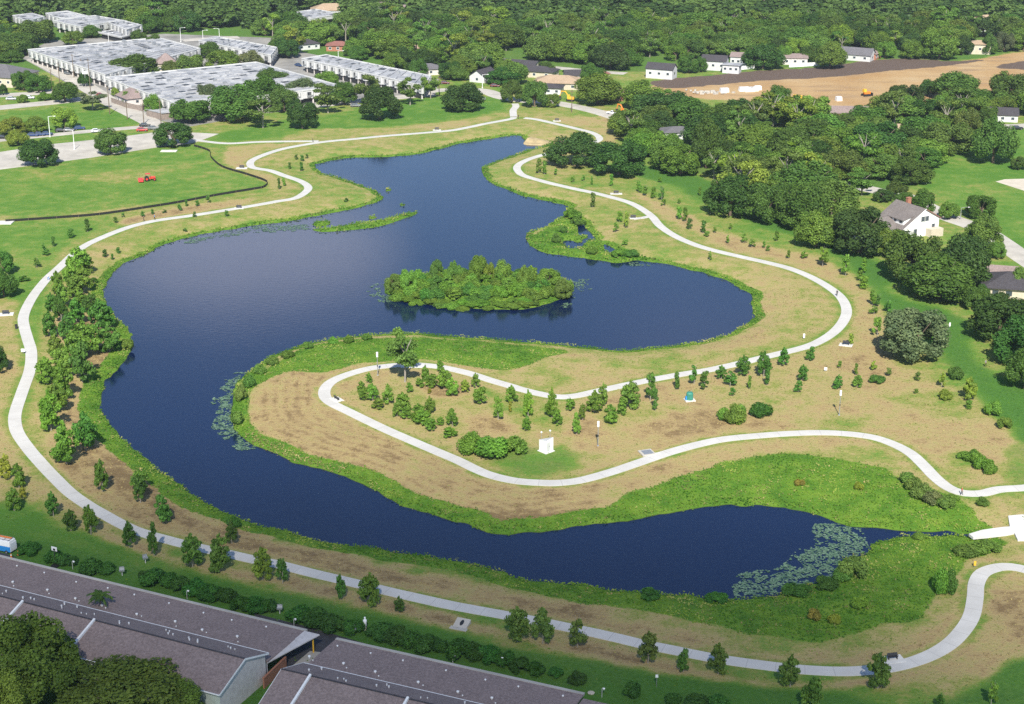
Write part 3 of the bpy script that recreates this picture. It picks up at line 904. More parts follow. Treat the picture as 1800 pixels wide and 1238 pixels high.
house(1507, 90, 16, 9, 3.2, 2.8, -28, 'gable', 'wall_white', 'roof_grey', 'white house with steep grey gable roof above the bare earth')
house(1531, 90, 9, 8, 3, 1.8, 60, 'gable', 'brick', 'roof_brown', 'brown gabled house beside the grey-roofed house')
house(1397, 98, 12, 8, 3.4, 1.5, -5, 'gable', 'pale_wall', 'roof_brown', 'brown-roofed house with porch behind the white garden fence')
house(1722, 74, 11, 8, 5.2, 1.6, -8, 'hip', 'cream', 'roof_tan', 'pale yellow two-storey house at the top of the bare earth')
house(1700, 76, 9, 8, 3, 1.6, -8, 'gable', 'wall_white', 'roof_brown', 'low wing with brown roof beside the pale yellow house')
house(1731, 33, 16, 12, 4.8, 3.6, 20, 'hip', 'wall_white', 'roof_tan', 'house with tall tan hip roof near the top right corner')
house(1372, 27, 14, 10, 3.4, 2, 10, 'gable', 'wall_white', 'roof_red', 'red-roofed house deep in the far trees')
house(1762, 195, 12, 9, 3, 2.2, -12, 'gable', 'wall_white', 'roof_dark', 'dark-roofed white house behind the right lawn')
house(1482, 192, 20, 9, 3, 2, -4, 'gable', 'brick', 'roof_brown', 'long brown roof between the wood and the bare earth')
house(1445, 204, 10, 8, 3, 1.6, 10, 'hip', 'pale_wall', 'roof_grey', 'small grey roof in the wood behind the long brown roof')
house(1190, 226, 12, 9, 3, 1.5, 10, 'hip', 'wall_white', 'roof_grey', 'pale house hidden in the wood left of the tall lamp')
house(1250, 250, 11, 9, 3, 1.6, 10, 'hip', 'wall_white', 'roof_grey', 'grey roof glimpsed at the foot of the tall lamp')
house(1580, 222, 14, 9, 3, 1.6, -5, 'hip', 'pale_wall', 'roof_tan', 'tan roof glimpsed in the wood left of the right lawn')
house(1371, 232, 8, 7, 3, 1.2, 10, 'hip', 'wall_white', 'roof_white', 'small white roof glimpsed in the middle of the wood')
house(537, 73, 12, 9, 3, 2, 30, 'hip', 'wall_white', 'roof_dark', 'dark-roofed house behind the long apartment block')
house(595, 76, 12, 8, 3, 1.8, 0, 'hip', 'brick', 'roof_red', 'low house with brown-red roof behind the long apartment block')
house(751, 80, 14, 9, 3, 1.6, 15, 'hip', 'pale_wall', 'roof_tan', 'tan roof deep in the far trees')
house(752, 116, 13, 10, 3, 2, 20, 'hip', 'pale_wall', 'roof_grey', 'grey hip roof behind the end of the long block')
house(850, 127, 12, 8, 3, 2.6, 60, 'gable', 'wall_white', 'roof_dark', 'house with dark steep gable roof at the end of the top street')
house(863, 14, 12, 9, 3, 1.5, 5, 'hip', 'wall_white', 'roof_white', 'white-roofed house near the top edge')
house(655, 8, 15, 10, 3.2, 2, 10, 'gable', 'pale_wall', 'roof_brown', 'brown-roofed house near the top edge')
house(692, 13, 15, 10, 3.2, 2, 10, 'gable', 'pale_wall', 'roof_brown', 'second brown-roofed house near the top edge')
house(197, 9, 16, 10, 3.4, 2.6, -15, 'gable', 'wall_white', 'roof_red', 'white gabled house with red roof near the top edge')
house(580, 12, 22, 14, 3.2, 3.4, 10, 'hip', 'wall_white', 'roof_tan', 'low building with pale tan hip roof near the top edge')
house(840, 84, 10, 8, 3, 1.6, 0, 'hip', 'cream', 'roof_tan', 'tan roof between crowns of the far wood')
house(1345, 5, 12, 9, 3, 2, 0, 'gable', 'wall_white', 'roof_brown', 'brown gable at the top edge of the wood')
house(108, 2, 26, 12, 4, 1.5, -10, 'hip', 'cream', 'roof_tan', 'long tan-roofed building at the top left edge')

# hip-roofed yellow building at the left edge
house(2, 122, 26, 20, 4.6, 4.2, -20, 'hip', 'cream', 'roof_grey', 'cream building with big grey hip roof at the left edge', wins=6, name='building')


def prism_parts(b, pts, z0, z1, m=0):
    a = sum(pts[i][0] * pts[(i + 1) % len(pts)][1] - pts[(i + 1) % len(pts)][0] * pts[i][1] for i in range(len(pts)))
    b.prism(pts if a > 0 else pts[::-1], z0, z1, m)

def hull_box(b, lo8, m=0):
    """eight corners: bottom ring of four, top ring of four"""
    i = len(b.v); b.v += [tuple(p) for p in lo8]
    for f in ((0, 3, 2, 1), (4, 5, 6, 7), (0, 1, 5, 4), (1, 2, 6, 5), (2, 3, 7, 6), (3, 0, 4, 7)):
        b.f.append(tuple(i + k for k in f)); b.m.append(m)

def slope_slab(b, q, th=.2, m=0):
    """q: four corners of a sloping roof plane, counter-clockwise seen from above"""
    hull_box(b, [(x_, y_, z_ - th) for x_, y_, z_ in q] + list(q), m)

# gable faces the camera: local -y, ridge runs back along local y
x, y = P(1627, 368, 8.6)
e = empty('house', (x, y, 0), math.radians(28), 'large white gabled house with grey-brown roof and brick chimney', 'house')
wl, wr, dp, zl, zr, zt = -8.2, 5.8, 13.0, 3.4, 5.4, 8.6
b = MB()
i = len(b.v)
b.v += [(wl, 0, 0), (wr, 0, 0), (wr, dp, 0), (wl, dp, 0), (wl, 0, zl), (wr, 0, zr), (wr, dp, zr), (wl, dp, zl), (0, 0, zt), (0, dp, zt)]
for f in ((0, 1, 5, 8, 4), (1, 2, 6, 5), (2, 3, 7, 9, 6), (3, 0, 4, 7), (4, 8, 9, 7), (8, 5, 6, 9), (0, 3, 2, 1)):
    b.f.append(tuple(i + k for k in f)); b.m.append(0)
b.box((-14.5, 7.5, 1.6), (12.4, 8.5, 3.2))
b.build('wall', M['white'], e)
b = MB()
slope_slab(b, [(wl - .5, -.35, zl - .2), (0, -.35, zt + .22), (0, dp + .3, zt + .22), (wl - .5, dp + .3, zl - .2)])
slope_slab(b, [(0, -.35, zt + .22), (wr + .5, -.35, zr - .05), (wr + .5, dp + .3, zr - .05), (0, dp + .3, zt + .22)])
slope_slab(b, [(-21.2, 2.6, 3.1), (-5.5, 2.6, 3.1), (-5.5, 7.5, 5.6), (-21.2, 7.5, 5.6)])
slope_slab(b, [(-21.2, 7.5, 5.6), (-5.5, 7.5, 5.6), (-5.5, 12.3, 3.1), (-21.2, 12.3, 3.1)])
rf = b.build('roof', M['roof_taupe'], e)
b = MB(); b.box((1.6, 9.5, 8.4), (1.3, 1.0, 3.0)); b.box((1.6, 9.5, 9.97), (1.5, 1.2, .14)); b.build('chimney', M['brick'], rf)
b = MB(); hull_box(b, [(-7.2, 1.2, 3.6), (-3.2, 1.2, 5.6), (-3.2, 8, 5.6), (-7.2, 8, 3.6), (-7.2, 1.2, 5.7), (-3.2, 1.2, 6.7), (-3.2, 8, 6.7), (-7.2, 8, 5.7)]); dm = b.build('dormer', M['white'], e)
b = MB(); slope_slab(b, [(-7.6, .9, 5.75), (-2.6, .9, 7.0), (-2.6, 8.3, 7.0), (-7.6, 8.3, 5.75)]); b.build('roof', M['roof_taupe'], dm)
for wx, wz in ((-.7, 5.6), (.9, 5.6), (-3.4, 2.0), (3.6, 2.9)):
    b = MB(); b.box((wx, -.03, wz), (.9, .08, 1.5)); w = b.build('window', M['glass'], e)
    b = MB()
    for dx, sx in ((-.6, .3), (.6, .3)): b.box((wx + dx, -.05, wz), (sx, .12, 1.6))
    b.build('shutter', M['grey_metal'], w)
for wy in (2.5, 5, 7):
    b = MB(); b.box((-7.22, wy, 5.0), (.08, 1.1, .8)); b.build('window', M['glass'], dm)
for s, (xa, za, xb, zb) in enumerate(((wl - .5, zl - .2, 0, zt + .22), (wr + .5, zr - .05, 0, zt + .22))):
    b = MB(); hull_box(b, [(xa, -.45, za - .3), (xb, -.45, zb - .3), (xb, -.36, zb - .3), (xa, -.36, za - .3), (xa, -.45, za), (xb, -.45, zb), (xb, -.36, zb), (xa, -.36, za)])
    b.build('barge_board', M['roof_red'] if s else M['white'], e)
b = MB(); b.box((3.2, -1.3, 1.3), (4.8, 2.4, 2.6)); b.build('porch', M['cream'], e)
footprints.append((x - 3, y + 6, 16)); footprints.append((x - 12, y + 12, 9))

# charcoal-roofed house by the right street
x, y = P(1772, 488, 4.6)
e = empty('house', (x + 6, y, 0), math.radians(-14), 'charcoal hip-roofed house with brown front roof beside the right street', 'house')
b = MB(); b.box((0, 0, 1.5), (24, 13, 3)); b.box((-7, 9, 1.5), (9, 8, 3)); b.build('wall', M['cream'], e)
b = MB(); hip_roof(b, 24, 13, 3, 3.0, .8); b.build('roof', M['roof_dark'], e)
b = MB()
slope_slab(b, [(-12.2, 4.8, 3.2), (-1.8, 4.8, 3.2), (-2.6, 8.9, 5.0), (-12.2, 8.9, 5.0)]); slope_slab(b, [(-12.2, 8.9, 5.0), (-2.6, 8.9, 5.0), (-1.8, 13.3, 3.1), (-12.2, 13.3, 3.1)])
b.build('front_roof', M['roof_brown'], e)
for wx in (-9, -5.5, 3, 7):
    b = MB(); b.box((wx, -6.53, 1.6), (1.6, .08, 1.3)); b.build('window', M['glass'], e)
for vx, vy in ((-4, -2.5), (2, -3), (6, -3.2), (1, 2)):
    b = MB(); b.tube([(vx, vy, 4.0), (vx, vy, 5.2)], [.12, .12], 8); b.build('roof_vent', M['white'], e)
footprints.append((x + 6, y, 15))

# white house gaps of the far right lawn are done; now the townhouse rows at the near edge
def townhouse(O, rot, x0, x1, gx0, gx1, firewalls, label, right_gable):
    e = empty('townhouse_row', (*O, 0), rot, label, 'townhouse row')
    yN, yS, ez, rz_ = 5.7, -6.4, 5.0, 7.0
    b = MB(); i = 0
    b.v += [(x0, yS, 0), (x1, yS, 0), (x1, yN, 0), (x0, yN, 0), (x0, yS, ez), (x1, yS, ez), (x1, yN, ez), (x0, yN, ez), (x0, 0, rz_), (x1, 0, rz_)]
    for f in ((0, 1, 5, 4), (1, 2, 6, 9, 5), (2, 3, 7, 6), (3, 0, 4, 8, 7), (4, 5, 9, 8), (6, 7, 8, 9)):
        b.f.append(f); b.m.append(1 if f == (1, 2, 6, 9, 5) else 0)
    b.build('wall', [M['green_wall'], M['pale_wall']], e)
    a0, a1 = x0 - .3, x1 + .35
    b = MB(); slope_slab(b, [(a0, yS - .5, ez - .12), (a1, yS - .5, ez - .12), (a1, 0, rz_ + .2), (a0, 0, rz_ + .2)])
    slope_slab(b, [(a0, 0, rz_ + .2), (a1, 0, rz_ + .2), (a1, yN + .45, ez - .10), (a0, yN + .45, ez - .10)])
    rf = b.build('roof', M['roof_brown'], e)
    b = MB(); b.box(((a0 + a1) / 2, 0, rz_ + .22), (a1 - a0, .3, .07)); b.build('ridge_cap', M['roof_dark'], rf)
    b = MB(); b.box(((a0 + a1) / 2, yN + .53, ez - .18), (a1 - a0, .14, .16)); b.build('gutter', M['white'], rf)
    b = MB(); b.box(((a0 + a1) / 2, yS - .58, ez - .2), (a1 - a0, .14, .16)); b.build('gutter', M['white'], rf)
    xe = a1 if right_gable else a0
    for ya, za in ((yS - .5, ez - .12), (yN + .45, ez - .10)):
        b = MB(); s = .06 if right_gable else -.06
        hull_box(b, [(xe, ya, za - .25), (xe + s, ya, za - .25), (xe + s, 0, rz_ - .05), (xe, 0, rz_ - .05), (xe, ya, za + .05), (xe + s, ya, za + .05), (xe + s, 0, rz_ + .25), (xe, 0, rz_ + .25)])
        b.build('barge_board', M['white'], e)
    for fx in firewalls:
        b = MB()
        hull_box(b, [(fx - .17, yS - .5, ez - .1), (fx + .17, yS - .5, ez - .1), (fx + .17, 0, rz_ + .1), (fx - .17, 0, rz_ + .1), (fx - .17, yS - .5, ez + .3), (fx + .17, yS - .5, ez + .3), (fx + .17, 0, rz_ + .55), (fx - .17, 0, rz_ + .55)])
        b.build('fire_wall', M['white'], e)
    k = 0
    wx = x0 + 2
    while wx < x1 - 1:
        for wz in (1.4, 3.9):
            b = MB(); b.box((wx, yS - .03, wz), (1.1, .08, 1.2)); w = b.build('window', M['glass'], e)
            b = MB()
            for dx, sx, dz, sz in ((0, 1.3, .66, .12), (0, 1.3, -.66, .12), (-.61, .12, 0, 1.2), (.61, .12, 0, 1.2), (0, .06, 0, 1.2)): b.box((wx + dx, yS - .06, wz + dz), (sx, .1, sz))
            b.build('frame', M['white'], w)
        wx += 3.6
    # garage row behind: a low monopitch roof on a wall and posts
    zg0, zg1 = 3.35, 2.95
    b = MB()
    b.box(((gx0 + gx1) / 2, 6.5, 1.5), (gx1 - gx0 - .6, .3, 3.0))
    for px_ in np.arange(gx0 + .4, gx1, 6.0): b.box((px_, 11.8, 1.45), (.2, 10.2, 2.9))
    b.build('garage_wall', M['pale_wall'], e)
    b = MB(); slope_slab(b, [(gx0, 6.3, zg0), (gx1, 6.3, zg0), (gx1, 17.2, zg1), (gx0, 17.2, zg1)], .22); gr = b.build('garage_roof', M['roof_brown'], e)
    b = MB(); hull_box(b, [(gx0, 17.2, zg1 - .3), (gx1, 17.2, zg1 - .3), (gx1, 17.85, zg1 - .3), (gx0, 17.85, zg1 - .3), (gx0, 17.2, zg1 + .08), (gx1, 17.2, zg1 + .08), (gx1, 17.85, zg1 + .04), (gx0, 17.85, zg1 + .04)]); b.build('fascia', M['old_concrete'], gr)
    r = random.Random(int(abs(O[0])))
    def vent(vx, vy, s):
        zz = zg0 + (vy - 6.3) / (17.2 - 6.3) * (zg1 - zg0)
        b = MB(); b.tube([(vx, vy, zz - .05), (vx, vy, zz + .22 * s), (vx, vy, zz + .24 * s), (vx, vy, zz + .42 * s), (vx, vy, zz + .5 * s)], [.12 * s, .12 * s, .27 * s, .25 * s, .08 * s], 9)
        b.build('roof_vent', M['white'], gr)
    vx = gx0 + 1.5
    while vx < gx1 - .8:
        vent(vx, 15.2 + r.uniform(-.3, .3), .6)
        vent(vx - 2.2, 10.2 + r.uniform(-.5, .5), .85)
        vent(vx - 1.2, 9.5 + r.uniform(-.3, .3), .45)
        vx += r.uniform(5.2, 7.4)
    vx = x0 + 3
    while vx < x1 - 1.5:
        for q in range(r.randint(2, 4)):
            vy = r.uniform(1.2, 4.6); zz = rz_ - vy / yN * (rz_ - ez)
            b = MB(); s = r.uniform(.45, .8); b.tube([(vx + q * .8, vy, zz + .1), (vx + q * .8, vy, zz + .2 + .4 * s)], [.13 * s, .2 * s], 8); b.build('roof_vent', M['white'], rf)
        vx += r.uniform(5, 8)
    return e
ROT_A, ROT_B = math.atan2(-.418, .908), math.radians(-23)
tA = townhouse((-40.3, 210.0), ROT_A, -64, 0.2, -64, 0.2, (-27.3, -41.5), 'long brown-roofed townhouse row with pale gable end at the lower left', True)
b = MB(); b.prism([(.1, 17.1), (.1, 6.3), (2.9, 17.1)], 2.86, 3.06); b.build('canopy', M['pale_wall'], tA)
b = MB(); b.tube([(2.2, 16.2, 0), (2.2, 16.2, 2.9)], [.13, .13], 8); b.build('corner_post', M['yellow'], tA)
tB = townhouse((-33.7, 206.7), ROT_B, 0, 62, -1.0, 40.8, (4.6, 20.5), 'brown-roofed townhouse row cut by the bottom edge', False)
b = MB(); slope_slab(b, [(41, 6.3, 3.2), (62, 6.3, 3.2), (62, 16.6, 2.75), (41, 16.6, 2.75)], .22); b.build('garage_roof', M['roof_brown'], tB)
slab('patio', [(514,1172),(545,1146),(582,1150),(575,1168),(540,1176)], M['old_concrete'], .03)
def wall_run(name, p0, p1, h, th, mat, label, cat, z=0.0):
    a, c = np.array(p0), np.array(p1); m = (a + c) / 2; d = c - a
    b = MB(); L_ = float(np.hypot(*d))
    b.box((0, 0, h / 2), (L_, th, h)); b.box((0, 0, h + .04), (L_ + .06, th + .1, .08))
    o = b.build(name, mat); o.location = (m[0], m[1], z); o.rotation_euler = (0, 0, math.atan2(d[1], d[0]))
    return tag(o, label, cat)
wall_run('brick_wall', P(503, 1174, 0), P(464, 1212, 0), 1.9, .25, M['brick'], 'red brick garden wall between the two townhouse rows', 'wall')
footprints += [(-70, 226, 16), (-52, 218, 16), (-25, 208, 14), (-5, 200, 14)]

# ------------------------------------------------------------------ white-roofed apartment blocks
def apartment(px, label, H_=6.0, bays=None, wells=True, facades=(0, 1), name='apartment_block'):
    q = PP(px, H_)
    c = q.mean(0)
    e = empty(name, (c[0], c[1], 0), 0, label, 'apartment block')
    q = q - c
    A, B_, C_, D_ = q
    def at(s, t): return (A * (1 - s) + B_ * s) * (1 - t) + (D_ * (1 - s) + C_ * s) * t
    area = sum(q[i][0] * q[(i + 1) % 4][1] - q[(i + 1) % 4][0] * q[i][1] for i in range(4))
    ring = [tuple(p) for p in (q if area > 0 else q[::-1])]
    b = MB(); b.prism(ring, 2.7, H_ - .25); b.build('wall', M['wall_white'], e)
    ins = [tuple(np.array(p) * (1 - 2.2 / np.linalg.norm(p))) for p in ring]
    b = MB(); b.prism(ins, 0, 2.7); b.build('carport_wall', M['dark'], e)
    b = MB(); b.prism(ring, H_ - .25, H_); rf = b.build('roof', M['roof_white'], e)
    # mansard lip along the edges
    b = MB()
    for i_ in range(4):
        p, r_ = np.array(ring[i_]), np.array(ring[(i_ + 1) % 4]); d = r_ - p; L_ = np.linalg.norm(d)
        m_ = (p + r_) / 2
        b.box((m_[0], m_[1], H_ + .2), (L_ + .2, .35, .42), math.atan2(d[1], d[0]))
    b.build('parapet', M['wall_white'], rf)
    nS = max(2, int(np.linalg.norm(B_ - A) / 6.5)); nT = max(2, int(np.linalg.norm(D_ - A) / 7.5))
    r = random.Random(int(abs(c[0]) * 7))
    # party walls rising over the roof, both ways
    pw = MB()
    for i_ in range(1, nS):
        p, r_ = at(i_ / nS, .01), at(i_ / nS, .99); d = r_ - p; m_ = (p + r_) / 2
        pw.box((m_[0], m_[1], H_ + .13 + .006 * i_), (np.linalg.norm(d), .28, .32), math.atan2(d[1], d[0]))
    pw.build('party_wall', M['roof_white'], rf)
    pn = 0
    for i_ in range(nS):
        for j in range(nT):
            k = r.random()
            s, t = (i_ + r.uniform(.3, .7)) / nS, (j + r.uniform(.25, .75)) / nT
            d = at(s, 1) - at(s, 0); ang = math.atan2(d[1], d[0])
            p = at(s, t)
            if k < .34 and pn < 90:
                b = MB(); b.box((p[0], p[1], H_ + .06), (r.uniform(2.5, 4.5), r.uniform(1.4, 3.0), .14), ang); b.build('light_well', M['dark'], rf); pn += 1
            elif k < .62 and pn < 90:
                b = MB(); b.box((p[0], p[1], H_ + .45), (r.uniform(1.2, 2.2), 1.2, .9), ang); b.box((p[0], p[1], H_ + .95), (1.0, 1.0, .1), ang); b.build('roof_unit', M['grey_metal'], rf); pn += 1
            elif pn < 90:
                b = MB(); b.box((p[0], p[1], H_ + .16), (5.4, 3.4, .36), ang); b.build('raised_roof', M['roof_white'], rf); pn += 1
    for fi in facades:
        p, r_ = ((A, B_), (B_, C_), (D_, A))[fi]
        d = r_ - p; L_ = np.linalg.norm(d); n_ = max(2, int(L_ / 6.0)); ang = math.atan2(d[1], d[0])
        nrm = np.array([d[1], -d[0]]) / L_
        if np.dot(nrm, (p + r_) / 2) < 0: nrm = -nrm
        for k in range(n_):
            m_ = p + d * ((k + .5) / n_)
            b = MB(); b.box((m_[0] + nrm[0] * .03, m_[1] + nrm[1] * .03, 4.35), (2.9, .12, 1.9), ang); w = b.build('window', M['dark'], e)
            b = MB()
            for dx in (-1.45, -.1, 1.45): b.box((m_[0] + nrm[0] * .25 + d[0] / L_ * dx, m_[1] + nrm[1] * .25 + d[1] / L_ * dx, 4.35), (.16, .5, 2.0), ang)
            b.box((m_[0] + nrm[0] * .42, m_[1] + nrm[1] * .42, 3.62), (2.8, .06, .7), ang)
            b.build('balcony', M['grey_metal'], w)
            m2 = p + d * ((k + 1) / n_ - .02)
            b = MB(); b.box((m2[0] + nrm[0] * .18, m2[1] + nrm[1] * .18, 4.2), (2.2, .36, 3.3), ang, taper=.9); b.build('panel', M['wall_white'], e)
            b = MB(); b.box((m2[0] - nrm[0] * .4, m2[1] - nrm[1] * .4, 1.35), (.5, .5, 2.7), ang); b.build('column', M['pale_wall'], e)
    for a_ in np.linspace(.05, .95, 6):
        for b_ in np.linspace(.05, .95, 6):
            p = at(a_, b_) + c; footprints.append((p[0], p[1], 7))
    # keep the view of the front clear
    for s in np.linspace(0, 1, 8):
        p = at(s, 0) + c; footprints.append((p[0] * .985, p[1] * .985, 9))
    return e
apartment([(49,88),(185,132),(352,86),(278,67)], 'largest white-roofed apartment block at the upper left')
apartment([(185,137),(320,187),(600,152),(450,110)], 'front white-roofed apartment block facing the street poles')
apartment([(530,104),(745,152),(757,134),(573,97)], 'long narrow white-roofed apartment block with a row of balconies', facades=(0, 1))
apartment([(349,72),(476,98),(487,84),(380,65)], 'small white-roofed apartment block behind the oaks')
apartment([(22,28),(47,38),(78,30),(56,24)], 'small white-roofed block at the top left corner')
apartment([(80,24),(108,34),(155,29),(118,20)], 'white-roofed block near the top edge')
apartment([(94,37),(142,48),(212,36),(166,28)], 'long white-roofed block below the top edge')
apartment([(190,40),(222,53),(248,45),(214,36)], 'white-roofed block with brown front beside the car park')
apartment([(172,57),(214,66),(243,59),(200,53)], 'low white carport roof in front of the far blocks', 3.2, facades=())
apartment([(503,24),(545,34),(600,25),(555,17)], 'white flat-roofed building beside the tan hip roof', 4.5, facades=(0,))

# gatehouse, yards and shed by the front block
house(231, 163, 12, 9, 3.2, 3.6, -55, 'hip', 'pale_wall', 'roof_brown', 'small mansard-roofed gatehouse before the front apartment block')
house(291, 103, 9, 8, 5.5, 4.2, 15, 'hip', 'cream', 'roof_brown', 'narrow cream building with dark steep roof between the apartment blocks')
w0 = PP([(257,192),(284,199),(308,196),(280,188)], 3)
b = MB(); prism_parts(b, [tuple(p - w0.mean(0)) for p in w0], 0, 2.8)
e = empty('shed', (*w0.mean(0), 0), 0, 'flat white-roofed grey shed behind the utility poles', 'shed'); b.build('wall', M['wood_fence'], e)
b = MB(); prism_parts(b, [tuple((p - w0.mean(0)) * 1.06) for p in w0], 2.8, 3.0); b.build('roof', M['roof_white'], e)
for i_, (p0, p1, lb) in enumerate((((196, 181), (222, 190), 'weathered board fence left of the gatehouse court'), ((222, 190), (250, 196), 'weathered board fence in front of the gatehouse'), ((250, 196), (256, 190), 'short return of the gatehouse board fence'))):
    wall_run('board_fence', P(*p0), P(*p1), 2.2, .12, M['wood_fence'], lb, 'fence')
wall_run('garden_fence', P(1387, 119), P(1440, 116), 1.8, .1, M['white'], 'pale garden fence left of the forked oak', 'fence')
wall_run('garden_fence', P(1278, 126), P(1326, 121), 1.8, .1, M['white'], 'white garden fence in front of the flat-roofed white house', 'fence')
wall_run('garden_fence', P(1718, 547), P(1748, 538), 1.8, .1, M['wood_fence'], 'grey board fence below the charcoal-roofed house', 'fence')

# ------------------------------------------------------------------ plants: meshes
def leaf_cards(pos, nrm, size, rng, aspect=1.0):
    """one bent, irregular leaf-clump card per point"""
    n = len(pos)
    nrm = nrm / (np.linalg.norm(nrm, axis=1)[:, None] + 1e-9)
    r = rng.normal(size=(n, 3))
    a = np.cross(nrm, r); a /= np.linalg.norm(a, axis=1)[:, None] + 1e-9
    b = np.cross(nrm, a)
    k = size * rng.uniform(.55, 1.35, n)
    vs = []
    for ang in (0, 1.571, 3.142, 4.712):
        t = ang + rng.uniform(-.35, .35, n)
        rr = k * rng.uniform(.35, .75, n)
        vs.append(pos + a * (np.cos(t) * rr * aspect)[:, None] + b * (np.sin(t) * rr)[:, None] + nrm * (rng.uniform(-.22, .22, n) * k)[:, None])
    v = np.stack(vs, 1).reshape(-1, 3)
    f = np.arange(4 * n).reshape(n, 4)
    return v, f

def crown_mesh(name, lobes, n, size, seed, shell=.78, core=.68, jitter_n=.5, card_var=1.0):
    rng = np.random.default_rng(seed)
    L = np.array(lobes, float)                       # cx cy cz rx ry rz
    w = (L[:, 3] * L[:, 5]) ** 1.0
    idx = rng.choice(len(L), int(n * 1.9), p=w / w.sum())
    d = rng.normal(size=(len(idx), 3)); d /= np.linalg.norm(d, axis=1)[:, None]
    rad = rng.uniform(shell, 1.08, len(idx))
    pos = L[idx, :3] + d * L[idx, 3:6] * rad[:, None]
    # drop cards buried in another lobe
    q = (pos[:, None, :] - L[None, :, :3]) / L[None, :, 3:6]
    dep = np.sqrt((q ** 2).sum(2)); dep[np.arange(len(idx)), idx] = 9
    keep = dep.min(1) > .72
    keep &= pos[:, 2] > .015
    pos, d, idx = pos[keep][:n], d[keep][:n], idx[keep][:n]
    nr = d / L[idx, 3:6] * L[idx, 3:4] + rng.normal(size=d.shape) * jitter_n + np.array([0, 0, .25])
    v, f = leaf_cards(pos, nr, size, rng)
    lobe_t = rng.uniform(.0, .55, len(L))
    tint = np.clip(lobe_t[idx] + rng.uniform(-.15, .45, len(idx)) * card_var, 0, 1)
    if core:
        cv, cf, base = [], [], len(v)
        for (cx, cy, cz, rx, ry, rz) in L:
            ring = []
            for k, ph in enumerate((.35, 1.1, 2.0, 2.8)):
                for s in range(6):
                    th = s * math.pi / 3 + k * .5
                    cv.append((cx + core * rx * math.sin(ph) * math.cos(th), cy + core * ry * math.sin(ph) * math.sin(th), max(.02, cz + core * rz * math.cos(ph))))
            b0 = base + len(cv) - 24
            for k in range(3):
                for s in range(6):
                    cf.append((b0 + k * 6 + s, b0 + (k + 1) * 6 + s, b0 + (k + 1) * 6 + (s + 1) % 6, b0 + k * 6 + (s + 1) % 6))
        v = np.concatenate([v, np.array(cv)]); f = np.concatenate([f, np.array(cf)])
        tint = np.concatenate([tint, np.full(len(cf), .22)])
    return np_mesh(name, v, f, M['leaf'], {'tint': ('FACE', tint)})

def trunk_mesh(name, h, r, seed, limbs=4, spread=.3, mat=None):
    rng = random.Random(seed)
    b = MB()
    lean = (rng.uniform(-.03, .03), rng.uniform(-.03, .03))
    b.tube([(0, 0, -.03), (lean[0] * .5, lean[1] * .5, h * .5), (lean[0], lean[1], h)], [r * 1.25, r, r * .8], 7)
    for k in range(limbs):
        t = 2 * math.pi * (k + rng.random() * .6) / limbs
        s = spread * rng.uniform(.7, 1.1)
        b.tube([(lean[0], lean[1], h * .92), (math.cos(t) * s * .5, math.sin(t) * s * .5, h + (1 - h) * .3), (math.cos(t) * s, math.sin(t) * s, h + (1 - h) * .6)], [r * .6, r * .4, r * .15], 5)
    return b.mesh(name, mat or M['bark'])

def lobes_oak(seed):
    r = random.Random(seed); L = []
    ex, ey = r.uniform(.85, 1.0), r.uniform(.85, 1.0)
    for k in range(27):
        t = r.random() * 6.283; u = math.sqrt(r.random()); z = .28 + .55 * math.sqrt(max(0, 1 - u * u)) * r.uniform(.5, 1.05)
        q = r.uniform(.075, .165)
        L.append((math.cos(t) * u * .40 * ex, math.sin(t) * u * .40 * ey, z, q * 1.05, q * 1.05, q * 1.15))
    for k in range(9):
        t = k * .7 + r.random() * .5
        L.append((math.cos(t) * .36 * ex, math.sin(t) * .36 * ey, r.uniform(.2, .34), .11, .11, .12))
    return L

def lobes_pine(seed):
    r = random.Random(seed); L = []
    for k in range(17):
        z = r.uniform(.36, .92); rad = .36 * math.sin(math.pi * min(1, (1.04 - z) / .75)) ** .7
        t = r.random() * 6.283
        q = r.uniform(.10, .19)
        L.append((math.cos(t) * rad, math.sin(t) * rad, z, q, q, q * .55))
    return L

def lobes_young(seed, wide=.36):
    r = random.Random(seed); L = [(0, 0, .93, .07, .07, .09), (0, 0, .82, .11, .11, .1), (0, 0, .5, .2, .2, .2)]
    for k in range(15):
        z = .17 + .72 * k / 15
        rad = wide * math.sin(2.26 * ((1.0 - z) / .85) ** .85)
        t = k * 2.4 + r.random() * 1.6
        q = r.uniform(.09, .19); rad *= r.uniform(.75, 1.2)
        L.append((math.cos(t) * rad * .85, math.sin(t) * rad * .85, z, q * 1.2, q * 1.2, q * .66))
    return L

def lobes_sapling(seed):
    r = random.Random(seed); L = []
    for k in range(r.randint(7, 10)):
        z = .22 + .72 * k / 9; t = k * 2.4 + r.random() * 2
        rad = r.uniform(.1, .34) * (1.15 - z)
        q = r.uniform(.10, .2)
        L.append((math.cos(t) * rad, math.sin(t) * rad, z, q * 1.3, q * 1.3, q * .62))
    return L

def lobes_bush(seed):
    r = random.Random(seed); L = []
    for k in range(13):
        t = r.random() * 6.283; u = math.sqrt(r.random())
        q = r.uniform(.15, .24)
        L.append((math.cos(t) * u * .34, math.sin(t) * u * .34, .2 + .5 * (1 - u) * r.uniform(.6, 1.1) + .1, q, q, q * 1.25))
    return L

